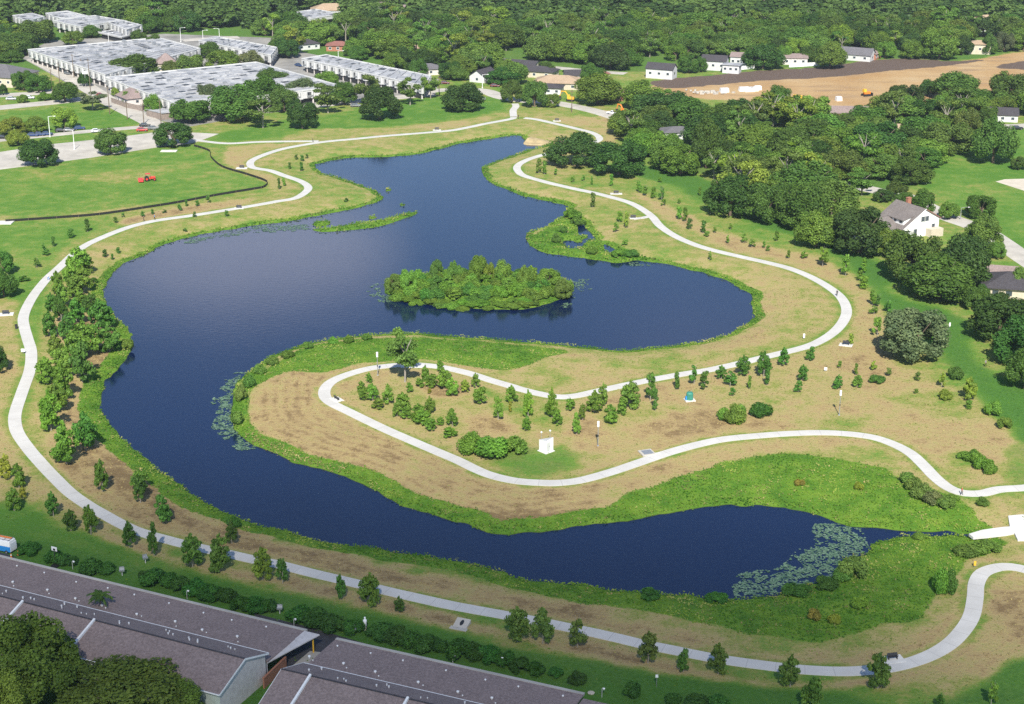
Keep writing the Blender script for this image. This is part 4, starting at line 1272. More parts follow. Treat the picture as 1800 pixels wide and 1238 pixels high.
PROTO = {}
def proto(kind, n, crown_fn, trunk_fn):
    PROTO[kind] = [(crown_fn(k), trunk_fn(k) if trunk_fn else None) for k in range(n)]
proto('oak', 6, lambda k: crown_mesh('oak_crown', lobes_oak(100 + k), 7500, .031, 200 + k), lambda k: trunk_mesh('oak_trunk', .28, .028, k, 5, .3))
proto('nearoak', 2, lambda k: crown_mesh('near_oak_crown', lobes_oak(110 + k), 15000, .024, 210 + k), lambda k: trunk_mesh('oak_trunk', .28, .028, k, 5, .3))
proto('pine', 4, lambda k: crown_mesh('pine_crown', lobes_pine(120 + k), 3600, .042, 220 + k, .5, .55, .7), lambda k: trunk_mesh('pine_trunk', .55, .022, k, 5, .25, M['grey_bark']))
proto('young', 8, lambda k: crown_mesh('young_crown', lobes_young(140 + k), 2000, .070, 240 + k, .55, .5, .6), lambda k: trunk_mesh('young_trunk', .22, .022, k, 3, .2, M['grey_bark']))
proto('sapling', 5, lambda k: crown_mesh('sapling_crown', lobes_sapling(160 + k), 700, .085, 260 + k, .5, .45), lambda k: trunk_mesh('sapling_trunk', .5, .018, k, 3, .2, M['grey_bark']))
proto('bush', 5, lambda k: crown_mesh('bush_crown', lobes_bush(180 + k), 2200, .058, 280 + k, .75, .7), None)

GREEN = {'oak': (0.082, 0.146, 0.032), 'darkoak': (0.056, 0.112, 0.029), 'midoak': (0.135, 0.215, 0.040), 'pine': (0.118, 0.195, 0.046), 'lime': (0.2, 0.28, 0.046), 'young': (0.145, 0.255, 0.045), 'youngdark': (0.090, 0.190, 0.040), 'youngbright': (0.16, 0.285, 0.046), 'yellow': (0.27, 0.32, 0.05), 'olive': (0.125, 0.200, 0.046), 'grey': (0.118, 0.155, 0.080), 'hedge': (0.060, 0.150, 0.030), 'straw': (0.24, 0.235, 0.08), 'orange': (0.25, 0.20, 0.05), 'greybrown': (0.14, 0.165, 0.07)}
KINDS = {'oak': ('oak_tree', 'oak tree'), 'nearoak': ('oak_tree', 'oak tree'), 'broad': ('broadleaf_tree', 'broadleaf tree'), 'pine': ('pine_tree', 'pine tree'), 'young': ('young_tree', 'young tree'), 'sapling': ('sapling', 'sapling'), 'bush': ('bush', 'bush')}
_count = {}
def plant(kind, x, y, z, h, w, col, label, group=None, d=None, parts=True):
    """a tree or bush of height h and crown width w metres standing at x, y, z"""
    k = _count.get(kind, 0); _count[kind] = k + 1
    pk = 'oak' if kind == 'broad' else kind
    crown, trunk = PROTO[pk][(k * 7 + k // 5) % len(PROTO[pk])]
    nm, cat = KINDS[kind]
    rz = (k * 2.399) % 6.283
    c = GREEN[col] if isinstance(col, str) else col
    j = 1 + .08 * math.sin(k * 12.9898)
    c = (c[0] * j, c[1] * (1 + .07 * math.sin(k * 4.1)), c[2] * j, 1)
    sc = (w, w * (d or random.uniform(.88, 1.12)), h)
    if kind == 'bush':
        o = bpy.data.objects.new(nm, crown)
        COL.objects.link(o)
        o.location = (x, y, z - .04); o.rotation_euler = (0, 0, rz if not d else 0); o.scale = sc; o.color = c
        return tag(o, label, cat, group)
    e = empty(nm, (x, y, z), rz, label, cat, group)
    o = bpy.data.objects.new('crown', crown)
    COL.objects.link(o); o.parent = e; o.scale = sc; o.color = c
    t = bpy.data.objects.new('trunk', trunk)
    COL.objects.link(t); t.parent = e; t.scale = (max(sc[0], h * .6), max(sc[0], h * .6), h)
    return e

def pick(spec):
    """(centre x, top, base, width) measured on the photo -> x, y, z, h, w"""
    cx, top, base, w = spec[:4]
    x, y, z = G(cx, base)
    s = ppm(x, y, z)
    return x, y, z, max(.5, (base - top) / s / math.cos(PITCH)), w / s

# ------------------------------------------------------------------ young trees planted along the walk
def rank(items, px):
    """places by distance from a photo point, nearest first"""
    ox, oy = P(*px)
    dd = sorted(range(len(items)), key=lambda i: (P(items[i][0], items[i][2])[0] - ox) ** 2 + (P(items[i][0], items[i][2])[1] - oy) ** 2)
    r = [0] * len(items)
    for n, i in enumerate(dd): r[i] = n + 1
    return r

def plant_list(items, kind, col, group, look, mark, px, scale_h=1.0, scale_w=1.0):
    rk = rank(items, px)
    hs = [pick(s)[3] for s in items]
    med = sorted(hs)[len(hs) // 2]
    for s, n, h0 in zip(items, rk, hs):
        x, y, z, h, w = pick(s)
        cl = s[4] if len(s) > 4 else col
        kd = s[5] if len(s) > 5 else kind
        size = 'tall' if h0 > med * 1.25 else 'low' if h0 < med * .75 else 'mid-height'
        tone = {'yellow': 'yellowish ', 'lime': 'pale green ', 'orange': 'orange-brown ', 'youngdark': 'dark ', 'olive': 'olive ', 'grey': 'grey-green '}.get(cl, '')
        noun = KINDS[kd][1]
        plant(kd, x, y, z, h * scale_h, w * scale_w, cl, f"{size} {tone}{noun}, {ordinal(n)} from {mark}, {look}", group)

YR, SP, BU, OK_, PN = 'young', 'sapling', 'bush', 'oak', 'pine'
left_row = [(142,438,484,34,'youngbright'),(155,452,480,24),(126,455,503,30,'youngbright'),(148,470,515,32,'youngbright'),(132,485,522,32),(102,480,518,24),(110,500,540,24),(140,512,545,28),(91,517,548,24,'youngdark'),(160,518,552,26,'youngdark'),(108,522,566,30,'youngdark'),(135,527,572,32,'youngdark'),(176,530,582,38,'youngdark'),(188,536,576,30,'youngdark'),(89,550,594,28,'youngdark'),(120,555,598,32,'youngdark'),(150,568,626,48),(192,573,618,40,'youngdark'),(100,590,634,26),(130,585,640,38),(145,605,672,42,'youngdark'),(108,615,662,38),(82,630,675,32),(111,640,702,34),(100,677,724,40),(90,692,757,42,'youngbright'),(152,726,792,40,'youngdark'),(117,744,816,46,'young')]
plant_list(left_row, YR, 'young', 'trees of the dense row between path and pond', 'in the dense row', 'its far end', (142, 470), 1.06, 1.12)
plant_list([(180,806,864,30,'olive'),(247,832,884,28,'youngdark'),(248,826,862,34,'young'),(287,868,920,34,'youngdark'),(408,912,956,24,'youngdark')], YR, 'young', 'lone trees on the brown bank', 'alone on the brown bank', 'the dense row', (117, 800))
plant_list([(11,800,842,24,'yellow'),(34,816,858,26,'young'),(41,855,877,14,'yellow'),(25,858,898,26),(94,864,908,22,'youngdark'),(125,896,934,24,'youngdark'),(160,889,940,24),(228,917,963,24,'youngdark'),(271,917,977,18,'youngdark'),(339,939,997,36,'olive'),(388,941,1004,40,'olive'),(462,963,1020,38,'lime'),(497,971,1026,26,'youngdark','sapling'),(599,1009,1054,18,'youngdark'),(652,1007,1065,36,'young'),(702,1048,1078,18,'youngdark'),(909,1066,1128,42,'olive'),(954,1070,1132,36,'olive'),(1015,1069,1138,36,'olive','sapling'),(1139,1110,1166,36,'olive'),(1201,1138,1182,20,'youngdark'),(1262,1130,1185,32,'olive'),(1389,1150,1208,36,'olive'),(1427,1190,1247,42,'olive'),(1543,1147,1210,42,'olive'),(1742,1186,1240,22,'young','sapling'),(1652,1218,1246,14,'youngdark')], YR, 'young', 'trees along the near path', 'along the near path', 'the left frame edge', (11, 842), 1.05, 1.12)
# plot inside the bend
plot = [(648,655,673,13),(635,669,691,17),(641,681,703,22),(655,674,705,20),(665,699,719,23),(682,675,710,22),(708,689,724,28),(698,704,733,18),(713,714,736,22),(735,709,742,28),(755,696,727,20),(743,719,747,27),(758,734,758,20),(795,718,750,20),(790,750,769,26),(774,732,748,14),(738,665,681,18),(748,642,672,15),(759,657,681,26),(780,646,684,28,'youngbright'),(795,664,696,26,'youngbright'),(755,682,692,12,'yellow','sapling'),(818,667,690,20,'lime'),(836,656,682,16),(844,680,710,28),(876,695,738,20),(899,677,708,22),(897,706,725,10,'yellow','sapling'),(773,631,653,14),(720,672,690,14),(928,686,733,22,'lime'),(926,729,758,15),(970,681,734,23,'youngbright'),(980,719,748,20),(1002,700,723,18),(1024,709,739,13),(1013,724,764,17),(1045,686,725,30),(1060,674,712,20),(1073,711,745,28),(1093,704,730,20),(1108,669,719,40),(1143,646,705,22,'youngdark','sapling'),(1152,684,722,16,'youngdark','sapling'),(1189,646,685,16,'youngdark','sapling'),(1220,631,676,20,'youngdark','sapling'),(1238,641,685,24,'youngdark','sapling'),(1268,642,667,20,'youngdark'),(1283,645,680,28,'youngdark','sapling'),(1288,676,697,14,'youngdark','sapling'),(1306,624,661,24,'youngdark'),(1317,656,684,10,'young','sapling'),(1342,618,663,26,'youngdark'),(1348,649,678,15,'youngdark','sapling'),(1377,611,644,19,'youngdark'),(1425,609,634,18,'youngdark'),(1411,641,670,18,'youngdark'),(1403,664,690,17,'youngdark','sapling'),(1473,659,684,18,'youngdark'),(1507,659,681,18),(1504,639,660,11,'young','sapling'),(1476,631,647,13,'young','sapling'),(1534,629,651,15,'lime','sapling'),(1561,642,662,15,'olive','sapling'),(1613,651,670,14,'olive','sapling'),(1655,647,681,16,'lime','sapling'),(1703,662,704,27,'lime'),(1610,682,692,12,'young','sapling'),(1703,704,719,20,'young','sapling')]
plant_list(plot, YR, 'young', 'young trees on the brown plot inside the bend', 'on the brown plot', 'the white cabinet', (960, 790), 1.0, 1.06)
plant_list([(1541,656,674,32,'youngdark'),(1678,640,666,34,'youngdark'),(1745,698,730,34,'young'),(1766,728,752,32,'young'),(1660,682,702,28,'lime'),(1272,711,738,32,'young'),(1290,706,743,36,'young'),(1300,706,734,24,'young'),(1337,702,731,44,'hedge'),(1695,789,806,30,'young'),(1713,787,812,36,'young'),(1729,795,824,36,'young'),(1741,808,832,26,'young'),(830,754,794,50,'young'),(868,757,803,66,'young'),(905,762,797,48,'young')], BU, 'young', 'bushes on the brown slope', 'on the brown mown ground', 'the green transformer', (1212, 697))
plant_list([(1595,824,850,30,'olive'),(1606,834,864,34,'olive'),(1622,845,876,42,'olive'),(1640,857,884,42,'greybrown'),(1660,867,892,36,'olive'),(1674,866,880,24,'young'),(1726,871,888,26,'olive'),(1430,1066,1089,30,'orange'),(1466,1074,1095,24,'yellow'),(1510,1045,1067,34,'lime'),(1510,844,860,20,'yellow'),(1405,839,852,20,'orange'),(1652,985,1040,36,'young'),(1668,995,1040,34,'youngdark'),(1700,953,975,44,'olive'),(1735,948,970,54,'olive'),(1618,934,946,30,'young')], BU, 'olive', 'bushes among the tall lush grass', 'among lush grass', 'the concrete spillway', (1745, 935))
plant_list([(1500,972,1014,60,'olive'),(1482,990,1018,40,'youngdark'),(1450,1010,1032,50,'hedge'),(1400,1024,1044,50,'hedge'),(1260,1038,1056,44,'hedge'),(1140,1030,1050,40,'hedge'),(541,598,612,22,'olive'),(585,590,604,20,'young'),(612,588,602,22,'young'),(645,584,596,20,'olive'),(505,612,628,24,'olive'),(478,622,640,24,'olive'),(458,636,656,22,'olive'),(440,652,680,22,'youngdark'),(425,672,704,24,'olive'),(418,715,748,26,'olive'),(160,748,766,24,'young'),(225,592,618,24,'young'),(410,905,926,30,'hedge'),(1110,452,466,30,'youngdark'),(1085,448,462,26,'young'),(1005,365,385,34,'young'),(1015,380,396,28,'olive'),(977,408,426,18,'olive'),(988,395,408,20,'olive'),(1040,440,456,22,'young')], BU, 'hedge', 'waterside shrubs on the pond edge', 'growing on the pond edge', 'the spillway', (1703, 940))
# hedge bushes on the dark lawn
plant_list([(50,950,971,42),(98,960,988,40),(120,969,991,36),(160,973,1005,46),(190,984,1006,36),(258,995,1022,30),(275,993,1030,50),(300,1000,1032,40),(320,1008,1040,40),(345,1012,1044,46),(370,1021,1052,50),(395,1028,1056,40),(425,1042,1072,44),(450,1044,1074,46),(472,1050,1074,36),(525,1058,1090,50),(555,1064,1098,56),(588,1073,1105,60),(618,1080,1110,46),(668,1088,1118,54),(700,1096,1126,54),(726,1102,1132,50),(752,1110,1142,48),(775,1118,1144,40),(808,1116,1158,54),(835,1124,1156,40),(858,1129,1162,50),(890,1139,1170,42),(915,1151,1178,48),(940,1158,1185,38),(976,1171,1189,30),(1013,1176,1200,34),(1110,1194,1223,40),(1183,1212,1236,32),(1222,1216,1245,50),(1260,1216,1247,50)], BU, 'hedge', 'bushes of the broken hedge on the dark lawn', 'in the broken hedge', 'the white van', (12, 965))
# berm east of the walk
plant_list([(1123,314,339,14),(1135,321,344,15),(1148,324,349,15),(1163,321,353,13,'youngdark'),(1167,346,362,12),(1193,360,386,15),(1204,366,390,15),(1212,381,403,14,'youngdark'),(1236,389,410,16,'youngdark'),(1243,404,416,15),(1278,409,428,10),(1284,389,404,10),(1308,404,427,14),(1321,416,435,17),(1343,422,436,10),(1230,329,344,10),(1160,309,321,10),(1075,307,327,13,'young'),(1040,307,325,8),(1026,305,318,10),(1007,307,320,12),(1089,368,391,15,'youngbright'),(1083,386,409,13),(1101,369,401,12,'lime'),(1042,340,365,16,'olive'),(1099,419,432,14),(1247,437,458,10),(1386,436,455,12),(1412,437,454,17),(1446,425,469,28,'youngbright'),(1486,443,485,22,'youngbright'),(1518,454,480,17,'youngbright'),(1511,472,494,16,'young'),(1518,486,508,28,'lime'),(1533,504,537,17),(1544,511,539,15,'youngdark'),(1561,521,550,20,'youngdark'),(1536,534,553,20),(1542,546,590,24,'youngbright'),(1495,583,606,15,'lime'),(1365,407,424,14),(947,273,305,14),(957,284,307,15),(977,294,308,10),(1193,345,358,10),(1256,396,410,10),(1350,430,442,10)], SP, 'young', 'saplings along the bank outside the right-hand walk', 'outside the right walk', 'the sandy spit', (950, 250))
plant_list([(366,338,357,10),(347,351,363,11),(328,352,363,9),(316,357,371,10),(252,368,381,12),(268,366,377,9),(290,367,375,11),(217,372,382,9),(203,380,392,11),(154,386,408,15,'youngdark'),(125,399,419,16,'youngdark'),(94,417,434,12,'youngdark'),(82,436,449,17,'youngdark'),(76,424,440,9),(65,449,471,18,'olive'),(42,481,494,24,'youngdark'),(398,367,381,12),(185,437,453,14),(208,436,446,12),(166,486,498,17),(491,314,333,10),(499,311,327,12,'youngbright'),(610,347,355,14),(521,269,281,10),(531,271,284,10),(540,269,280,8),(509,284,297,9),(530,286,301,11),(342,370,382,8),(325,402,410,12),(198,444,458,9),(1290,655,668,8)], SP, 'youngdark', 'saplings along the black silt fence', 'by the silt fence', 'the tractor', (262, 318))

# ------------------------------------------------------------------ island thicket
isl = []
rr = random.Random(5)
ip = np.array(ISLAND, float)
tries = 0
while len(isl) < 120 and tries < 9000:
    tries += 1
    px, py = rr.uniform(684, 1003), rr.uniform(480, 540)
    q = ((px - 842) / 160) ** 2 + ((py - 511) / 29) ** 2
    if q > .97: continue
    x, y = P(px, py, -.4)
    if any((x - a) ** 2 + (y - b_) ** 2 < 2.1 ** 2 for a, b_, *_ in isl): continue
    isl.append((x, y, px, py, q))
for i, (x, y, px, py, q) in enumerate(sorted(isl, key=lambda s: -s[1])):
    front = py > 528
    edge_ = q > .7
    h = rr.uniform(1.0, 1.8) if front else rr.uniform(1.6, 2.8) if edge_ else rr.uniform(2.6, 4.2)
    w = rr.uniform(3.6, 5.4)
    col = rr.choice(['olive', 'youngbright', 'young', 'young']) if (edge_ and rr.random() < .6) else rr.choice(['young', 'youngbright', 'young', 'young', 'youngdark', 'youngbright'])
    k = 'bush' if (front or rr.random() < .82) else 'young'
    if k == 'young': w *= .9; h *= 1.15
    plant(k, x, y, gz(x, y), h, w, col, f"{'low leafy bush' if k == 'bush' else 'leafy young tree'} in the green thicket covering the pond island", 'thicket of the pond island')
for cx, top, base, w, c, lb in [(842,440,500,26,'young','tallest dark green tree rising from the middle of the island thicket'),(884,450,505,24,'young','second tall tree of the island thicket, behind its middle'),(965,462,512,32,'young','round dark tree at the right end of the island'),(925,460,508,26,'young','leafy tree in the right half of the island thicket'),(768,450,500,20,'youngdark','dark tree standing up on the left half of the island'),(718,463,515,26,'young','leafy tree near the left end of the island'),(990,478,520,26,'olive','straw-coloured shrub tree at the right tip of the island'),(694,470,512,28,'olive','brownish bare shrub tree at the left tip of the island'),(800,452,498,20,'olive','thin greyish tree at the back of the island'),(860,456,500,16,'lime','pale slim tree beside the tallest island tree')]:
    x, y = P(cx, base, -.4); z = gz(x, y); s = ppm(x, y, z)
    plant('broad', x, y, z, (base - top) / s / math.cos(PITCH) * .88, w / s * 1.5, c, lb)

# lone pine at the bend
x, y, z, h, w = pick((712, 584, 672, 62))
plant('pine', x, y, z, h * 1.05, w * 1.1, 'pine', 'tall lone pine with open crown at the tip of the bend')

# ------------------------------------------------------------------ large trees, measured one by one
big = [
 # left car park and streets
 (71,246,296,74,'oak','darkoak','dark round oak on the car park edge nearest the tractor'),
 (196,227,274,66,'oak','oak','round oak in the middle of the car park edge'),
 (306,216,261,72,'oak','darkoak','dark oak where the silt fence meets the car park'),
 (32,229,258,40,'oak','lime','yellow-green tree beside the car park lane'),
 (22,208,240,52,'oak','lime','wide yellow-green tree behind the car park lane'),
 (114,189,229,48,'oak','lime','pale green tree on the small street lawn'),
 (65,206,234,44,'oak','midoak','mid green tree over the row of blue parked cars'),
 (40,166,182,20,'oak','midoak','small tree in the upper car park'),(79,162,178,24,'oak','midoak','small round tree on the upper car park island'),
 (42,124,160,42,'oak','oak','oak in front of the hip-roofed building'),(68,131,164,46,'oak','oak','second oak in front of the hip-roofed building'),
 (6,148,168,20,'oak','darkoak','dark tree cut by the frame beside the yellow building'),
 (115,144,182,52,'oak','oak','dark oak at the street corner by the apartments'),(163,159,194,50,'pine','grey','grey-green tree at the street corner by the apartments'),
 (150,124,153,24,'oak','darkoak','small dark tree behind the tall street sign'),
 (233,158,184,34,'oak','midoak','leafy tree in the fenced apartment court'),(203,154,170,15,'oak','lime','small bright tree beside the fenced court'),
 (237,99,136,108,'oak','oak','wide oak between the two large white apartment blocks'),(333,96,132,62,'oak','olive','olive oak between the apartment blocks'),
 (300,106,134,30,'oak','olive','small olive tree by the dark-roofed gatehouse'),
 (392,89,126,72,'oak','midoak','mid green oak behind the second apartment block'),(370,76,103,52,'oak','oak','dark oak beyond the apartment court'),(440,90,124,50,'oak','greybrown','greyish oak behind the second apartment block'),
 (335,175,219,76,'oak','oak','grey-leaved oak at the front corner of the second block'),(415,148,216,92,'oak','oak','large oak in front of the second apartment block'),
 (365,146,190,50,'oak','grey','grey bare-topped oak at the front of the second block'),
 (460,137,191,82,'oak','oak','oak in front of the apartments above the mown lawn'),(530,139,178,64,'oak','grey','greyish oak in front of the white apartment roof'),
 (462,179,225,62,'pine','pine','yellow-green pine at the edge of the top lawn'),(532,174,229,58,'oak','darkoak','dark oak with drooping crown on the top lawn'),
 (577,149,199,58,'pine','pine','pine with visible trunk on the top lawn'),(605,144,186,58,'oak','oak','dark oak behind the lawn pines'),
 (642,134,184,54,'pine','pine','yellowish pine in front of the long apartment block'),(667,149,214,78,'oak','darkoak','dense round dark oak on the top lawn'),
 (721,140,185,44,'pine','pine','pine beside the end of the long apartment block'),(757,132,174,32,'pine','midoak','slim tree past the end of the long block'),
 (812,149,198,80,'oak','darkoak','broad low dark oak alone at the end of the top lawn'),(575,126,153,46,'oak','midoak','oak top rising over the front apartment roof'),
 (500,150,200,50,'oak','oak','dark oak between the two lawn pines'),(555,185,200,14,'bush','darkoak','small dark shrub on the top lawn'),
 # top street
 (900,138,182,40,'oak','oak','oak beside the top street before the walk entrance'),(940,139,191,50,'oak','oak','oak on the top street behind the walk entrance'),(970,165,190,30,'oak','midoak','small tree beside the yellow digger'),
 (1050,130,187,84,'oak','midoak','wide oak over the street works'),(1130,142,196,80,'oak','midoak','wide oak at the end of the bare earth field'),
 (1010,233,297,98,'oak','darkoak','big dark round oak beside the walk near the sandy spit'),(1088,246,313,98,'oak','darkoak','big dark oak on the lawn right of the spit oak'),(1108,196,252,50,'pine','pine','airy pine behind the two big walk-side oaks'),(1125,225,262,50,'oak','midoak','mid green tree behind the walk-side oaks'),
 (1240,205,300,70,'oak','oak','oak leading the wood over the lawn strip'),(1195,255,312,80,'oak','midoak','oak at the left corner of the wood on the lawn'),
 # right: wood edge
 (1283,304,386,92,'oak','darkoak','large round dark oak on the lawn at the wood edge'),(1350,318,396,80,'oak','oak','dark oak next to the large round oak on the lawn'),
 (1410,324,408,106,'oak','oak','broad oak at the lawn edge of the wood'),(1433,372,440,80,'oak','midoak','mid green oak on the lawn edge before the white house'),
 (1510,366,452,115,'oak','darkoak','large dark oak in front of the white gabled house'),(1560,400,455,60,'oak','midoak','brighter tree between the dark oaks at the lawn'),
 (1605,408,500,118,'oak','oak','left of the great dark oaks below the white house'),(1690,412,515,112,'oak','darkoak','back one of the great dark oaks below the white house'),(1650,452,533,140,'oak','oak','front one of the great dark oaks, its trunk showing'),
 (1604,545,640,128,'oak','grey','round silvery grey-green tree on the slope'),
 (1755,520,605,125,'oak','darkoak','dark oak below the charcoal roofed house'),(1800,560,650,110,'oak','darkoak','dark oak at the frame edge below the charcoal roof'),(1800,610,690,80,'oak','oak','lowest dark oak at the frame edge'),
 (1622,332,380,46,'oak','oak','tree beside the brick chimney of the white house'),(1722,344,387,62,'oak','oak','round tree on the street behind the street lamp'),(1667,354,387,38,'oak','midoak','small tree between white house and street lamp'),
 (1728,378,448,74,'oak','olive','olive thin-leaved tree beside the right street'),(1753,426,457,32,'oak','olive','small olive tree on the street verge'),(1575,320,352,48,'oak','oak','dark tree across the street from the white house'),(1552,334,357,42,'oak','darkoak','low dark tree behind the white house'),
 (1515,298,344,58,'pine','pine','bright pine with bare trunks at the street bend'),
 (1745,203,292,78,'oak','oak','tall full oak alone on the right lawn'),(1697,188,256,52,'oak','olive','olive oak at the wood end beside the right lawn'),
 (1795,455,520,46,'oak','olive','olive tree behind the charcoal roof'),(1725,500,530,30,'oak','darkoak','small dark tree against the charcoal roofed house'),
 (1790,275,300,30,'oak','oak','dark tree at the frame edge of the right lawn'),
 (1108,86,118,40,'oak','oak','oak left of the long white house'),(1187,78,108,40,'oak','midoak','oak behind the long white house'),(1232,96,128,26,'oak','oak','small oak against the white garage'),(1322,80,118,34,'oak','oak','oak right of the flat-roofed white house'),(1376,78,112,34,'oak','midoak','oak left of the brown-roofed house'),(1420,80,112,36,'oak','oak','oak right of the brown-roofed house'),(1555,72,104,36,'oak','midoak','oak between the two small houses over the bare earth'),(1738,60,97,36,'oak','oak','oak against the pale yellow house'),(1690,62,98,40,'oak','darkoak','dark oak by the brown-roofed wing'),(1735,186,218,40,'oak','oak','oak before the dark-roofed white house'),(890,104,135,40,'oak','midoak','oak before the long bungalow'),(958,108,134,36,'oak','oak','oak before the cream bungalow'),(1035,112,142,38,'oak','oak','oak between the dark and brown-red roofs'),
 (272,60,90,34,'oak','oak','oak at the far corner of the largest block'),(505,66,104,44,'oak','darkoak','dark oak at the near end of the long block'),(630,80,108,40,'oak','oak','oak behind the long narrow block'),(690,92,124,44,'oak','midoak','second oak behind the long narrow block'),(735,104,136,36,'oak','oak','third oak behind the long narrow block'),(270,165,204,34,'oak','midoak','leafy oak between gatehouse and shed'),(480,120,160,56,'oak','oak','oak over the middle of the front block roof'),(20,88,112,44,'oak','oak','oak above the cream building'),(50,74,100,40,'oak','darkoak','dark oak at the far end of the largest block'),(130,55,80,40,'oak','midoak','oak before the long far block'),(160,44,68,34,'oak','oak','oak beside the low white carport'),(245,52,76,30,'oak','oak','oak right of the low white carport'),
 (1752,512,566,54,'oak','darkoak','dark oak before the charcoal-roofed house'),(1715,492,548,44,'oak','oak','oak at the left corner of the charcoal-roofed house'),(1588,338,372,40,'oak','oak','oak behind the left wing of the white house'),
 # edge of the earth works
 (1458,75,123,66,'oak','midoak','forked oak standing alone on the bare earth edge'),(1515,180,205,40,'bush','hedge','low round green bush on the bare earth'),
 (1210,97,130,42,'oak','oak','tree between the two white houses'),(1340,75,124,70,'oak','darkoak','dark oak right of the white houses'),(1400,65,100,45,'oak','lime','bright tree behind the earth works'),
 (1475,43,85,58,'oak','lime','bright yellow-green tree above the forked oak'),(1540,75,102,34,'oak','oak','small oak beside the grey-roofed house'),(1650,50,106,78,'oak','midoak','large mid green oak above the earth works'),(1600,70,105,40,'oak','midoak','oak by the grey-roofed house garden'),
 (1765,55,92,44,'oak','grey','grey-leaved tree beside the pale two-storey house'),(1700,38,72,40,'oak','oak','round oak left of the pale two-storey house'),
 (1680,128,178,98,'oak','oak','broad oak on the near edge of the bare earth'),(1590,148,205,75,'oak','darkoak','dark oak on the near edge of the bare earth'),(1770,125,190,80,'oak','oak','oak at the frame edge below the bare earth'),(1370,150,200,56,'oak','oak','oak by the near corner of the bare earth'),(1425,172,204,44,'oak','midoak','leafy tree in front of the yellow digger'),(1630,140,170,34,'oak','darkoak','dark narrow tree on the bare earth edge'),
 # frame corner, close
 (62,1098,1262,185,'nearoak','midoak','large near tree in front of the townhouse roof'),(235,1196,1300,240,'nearoak','midoak','near tree before the pale green townhouse wall'),(330,1205,1290,80,'nearoak','midoak','near tree crown touching the pale green wall'),(10,1190,1300,120,'nearoak','lime','bright near tree in the frame corner'),
 (6,436,487,44,'oak','youngdark','dark tree cut by the frame left of the walk'),(8,474,527,52,'oak','youngdark','lower dark tree cut by the frame left of the walk'),(-8,575,660,50,'oak','darkoak','dark tree in the shade at the frame edge'),
]
taken = []
for cx, top, base, w, kd, cl, lb in big:
    x, y, z, h, wm = pick((cx, top, base, w))
    # the measured base is the near edge of the crown: step back towards its middle
    if kd in ('oak', 'nearoak'):
        y += min(wm * .28, 5); x *= (y) / (y - min(wm * .28, 5)); h = min(h, wm * 1.15) if wm < 8 else h * 1.0
    plant(kd, x, y, z, h, wm * 1.06, cl, lb)
    taken.append((x, y, wm * .42))

# ------------------------------------------------------------------ woods
FAR = [(-60,-12),(1860,-12),(1860,84),(1690,99),(1530,97),(1350,116),(1170,132),(1060,150),(1000,160),(860,150),(770,140),(768,135),(700,118),(560,92),(490,100),(470,70),(380,58),(280,60),(150,74),(45,84),(-60,100)]
RWOOD = [(1092,240),(1112,222),(1165,205),(1300,210),(1430,216),(1530,212),(1600,200),(1690,192),(1800,188),(1860,190),(1860,212),(1700,222),(1690,245),(1645,292),(1600,330),(1530,345),(1440,396),(1290,362),(1240,318),(1150,288),(1095,265)]
LWOOD = [(-60,60),(20,60),(48,84),(40,112),(-60,118)]
# views kept open: street, earth works, lawns, house fronts
OPEN = [[(870,98),(1040,118),(1110,128),(1110,136),(1000,130),(870,112)], [(1105,110),(1330,98),(1345,124),(1150,146),(1100,140)], [(1480,92),(1560,88),(1580,106),(1490,110)], [(1685,74),(1760,66),(1800,84),(1690,104)], [(1385,100),(1420,98),(1430,118),(1385,122)], [(345,48),(420,50),(430,66),(340,68)], [(1480,320),(1600,342),(1640,372),(1590,372),(1500,345)]]
woodpts = []
rr = random.Random(3)
def scatter(poly, step, open_=True):
    w = PP(poly); lo_, hi_ = w.min(0), w.max(0)
    op = [PP(o) for o in OPEN]
    cand = []
    yv = lo_[1]
    row = 0
    while yv < hi_[1]:
        xv = lo_[0] + (row % 2) * step / 2
        while xv < hi_[0]:
            cand.append((xv + rr.uniform(-.38, .38) * step, yv + rr.uniform(-.38, .38) * step))
            xv += step
        yv += step * .87; row += 1
    cand = np.array(cand)
    ok = inside(cand, w)
    for o in op: ok &= ~inside(cand, o)
    for (fx, fy, fr_) in footprints: ok &= (cand[:, 0] - fx) ** 2 + (cand[:, 1] - fy) ** 2 > (fr_ + 1.5) ** 2
    for (fx, fy, fr_) in taken: ok &= (cand[:, 0] - fx) ** 2 + (cand[:, 1] - fy) ** 2 > (fr_ + 2.5) ** 2
    # keep trees off the road just in front of each house
    for (fx, fy, fr_) in footprints:
        k = (fy - 13) / fy
        ok &= (cand[:, 0] - fx * k) ** 2 + (cand[:, 1] - fy * k) ** 2 > min(fr_, 4.5) ** 2
    ok &= np.abs(cand[:, 0]) < cand[:, 1] * .345 + 12
    return cand[ok]
A_r = scatter(RWOOD, 12.4)
A_f = np.concatenate([scatter(LWOOD, 12.5), scatter(FAR, 13.0)])
A_f = A_f[np.argsort(A_f[:, 1])]
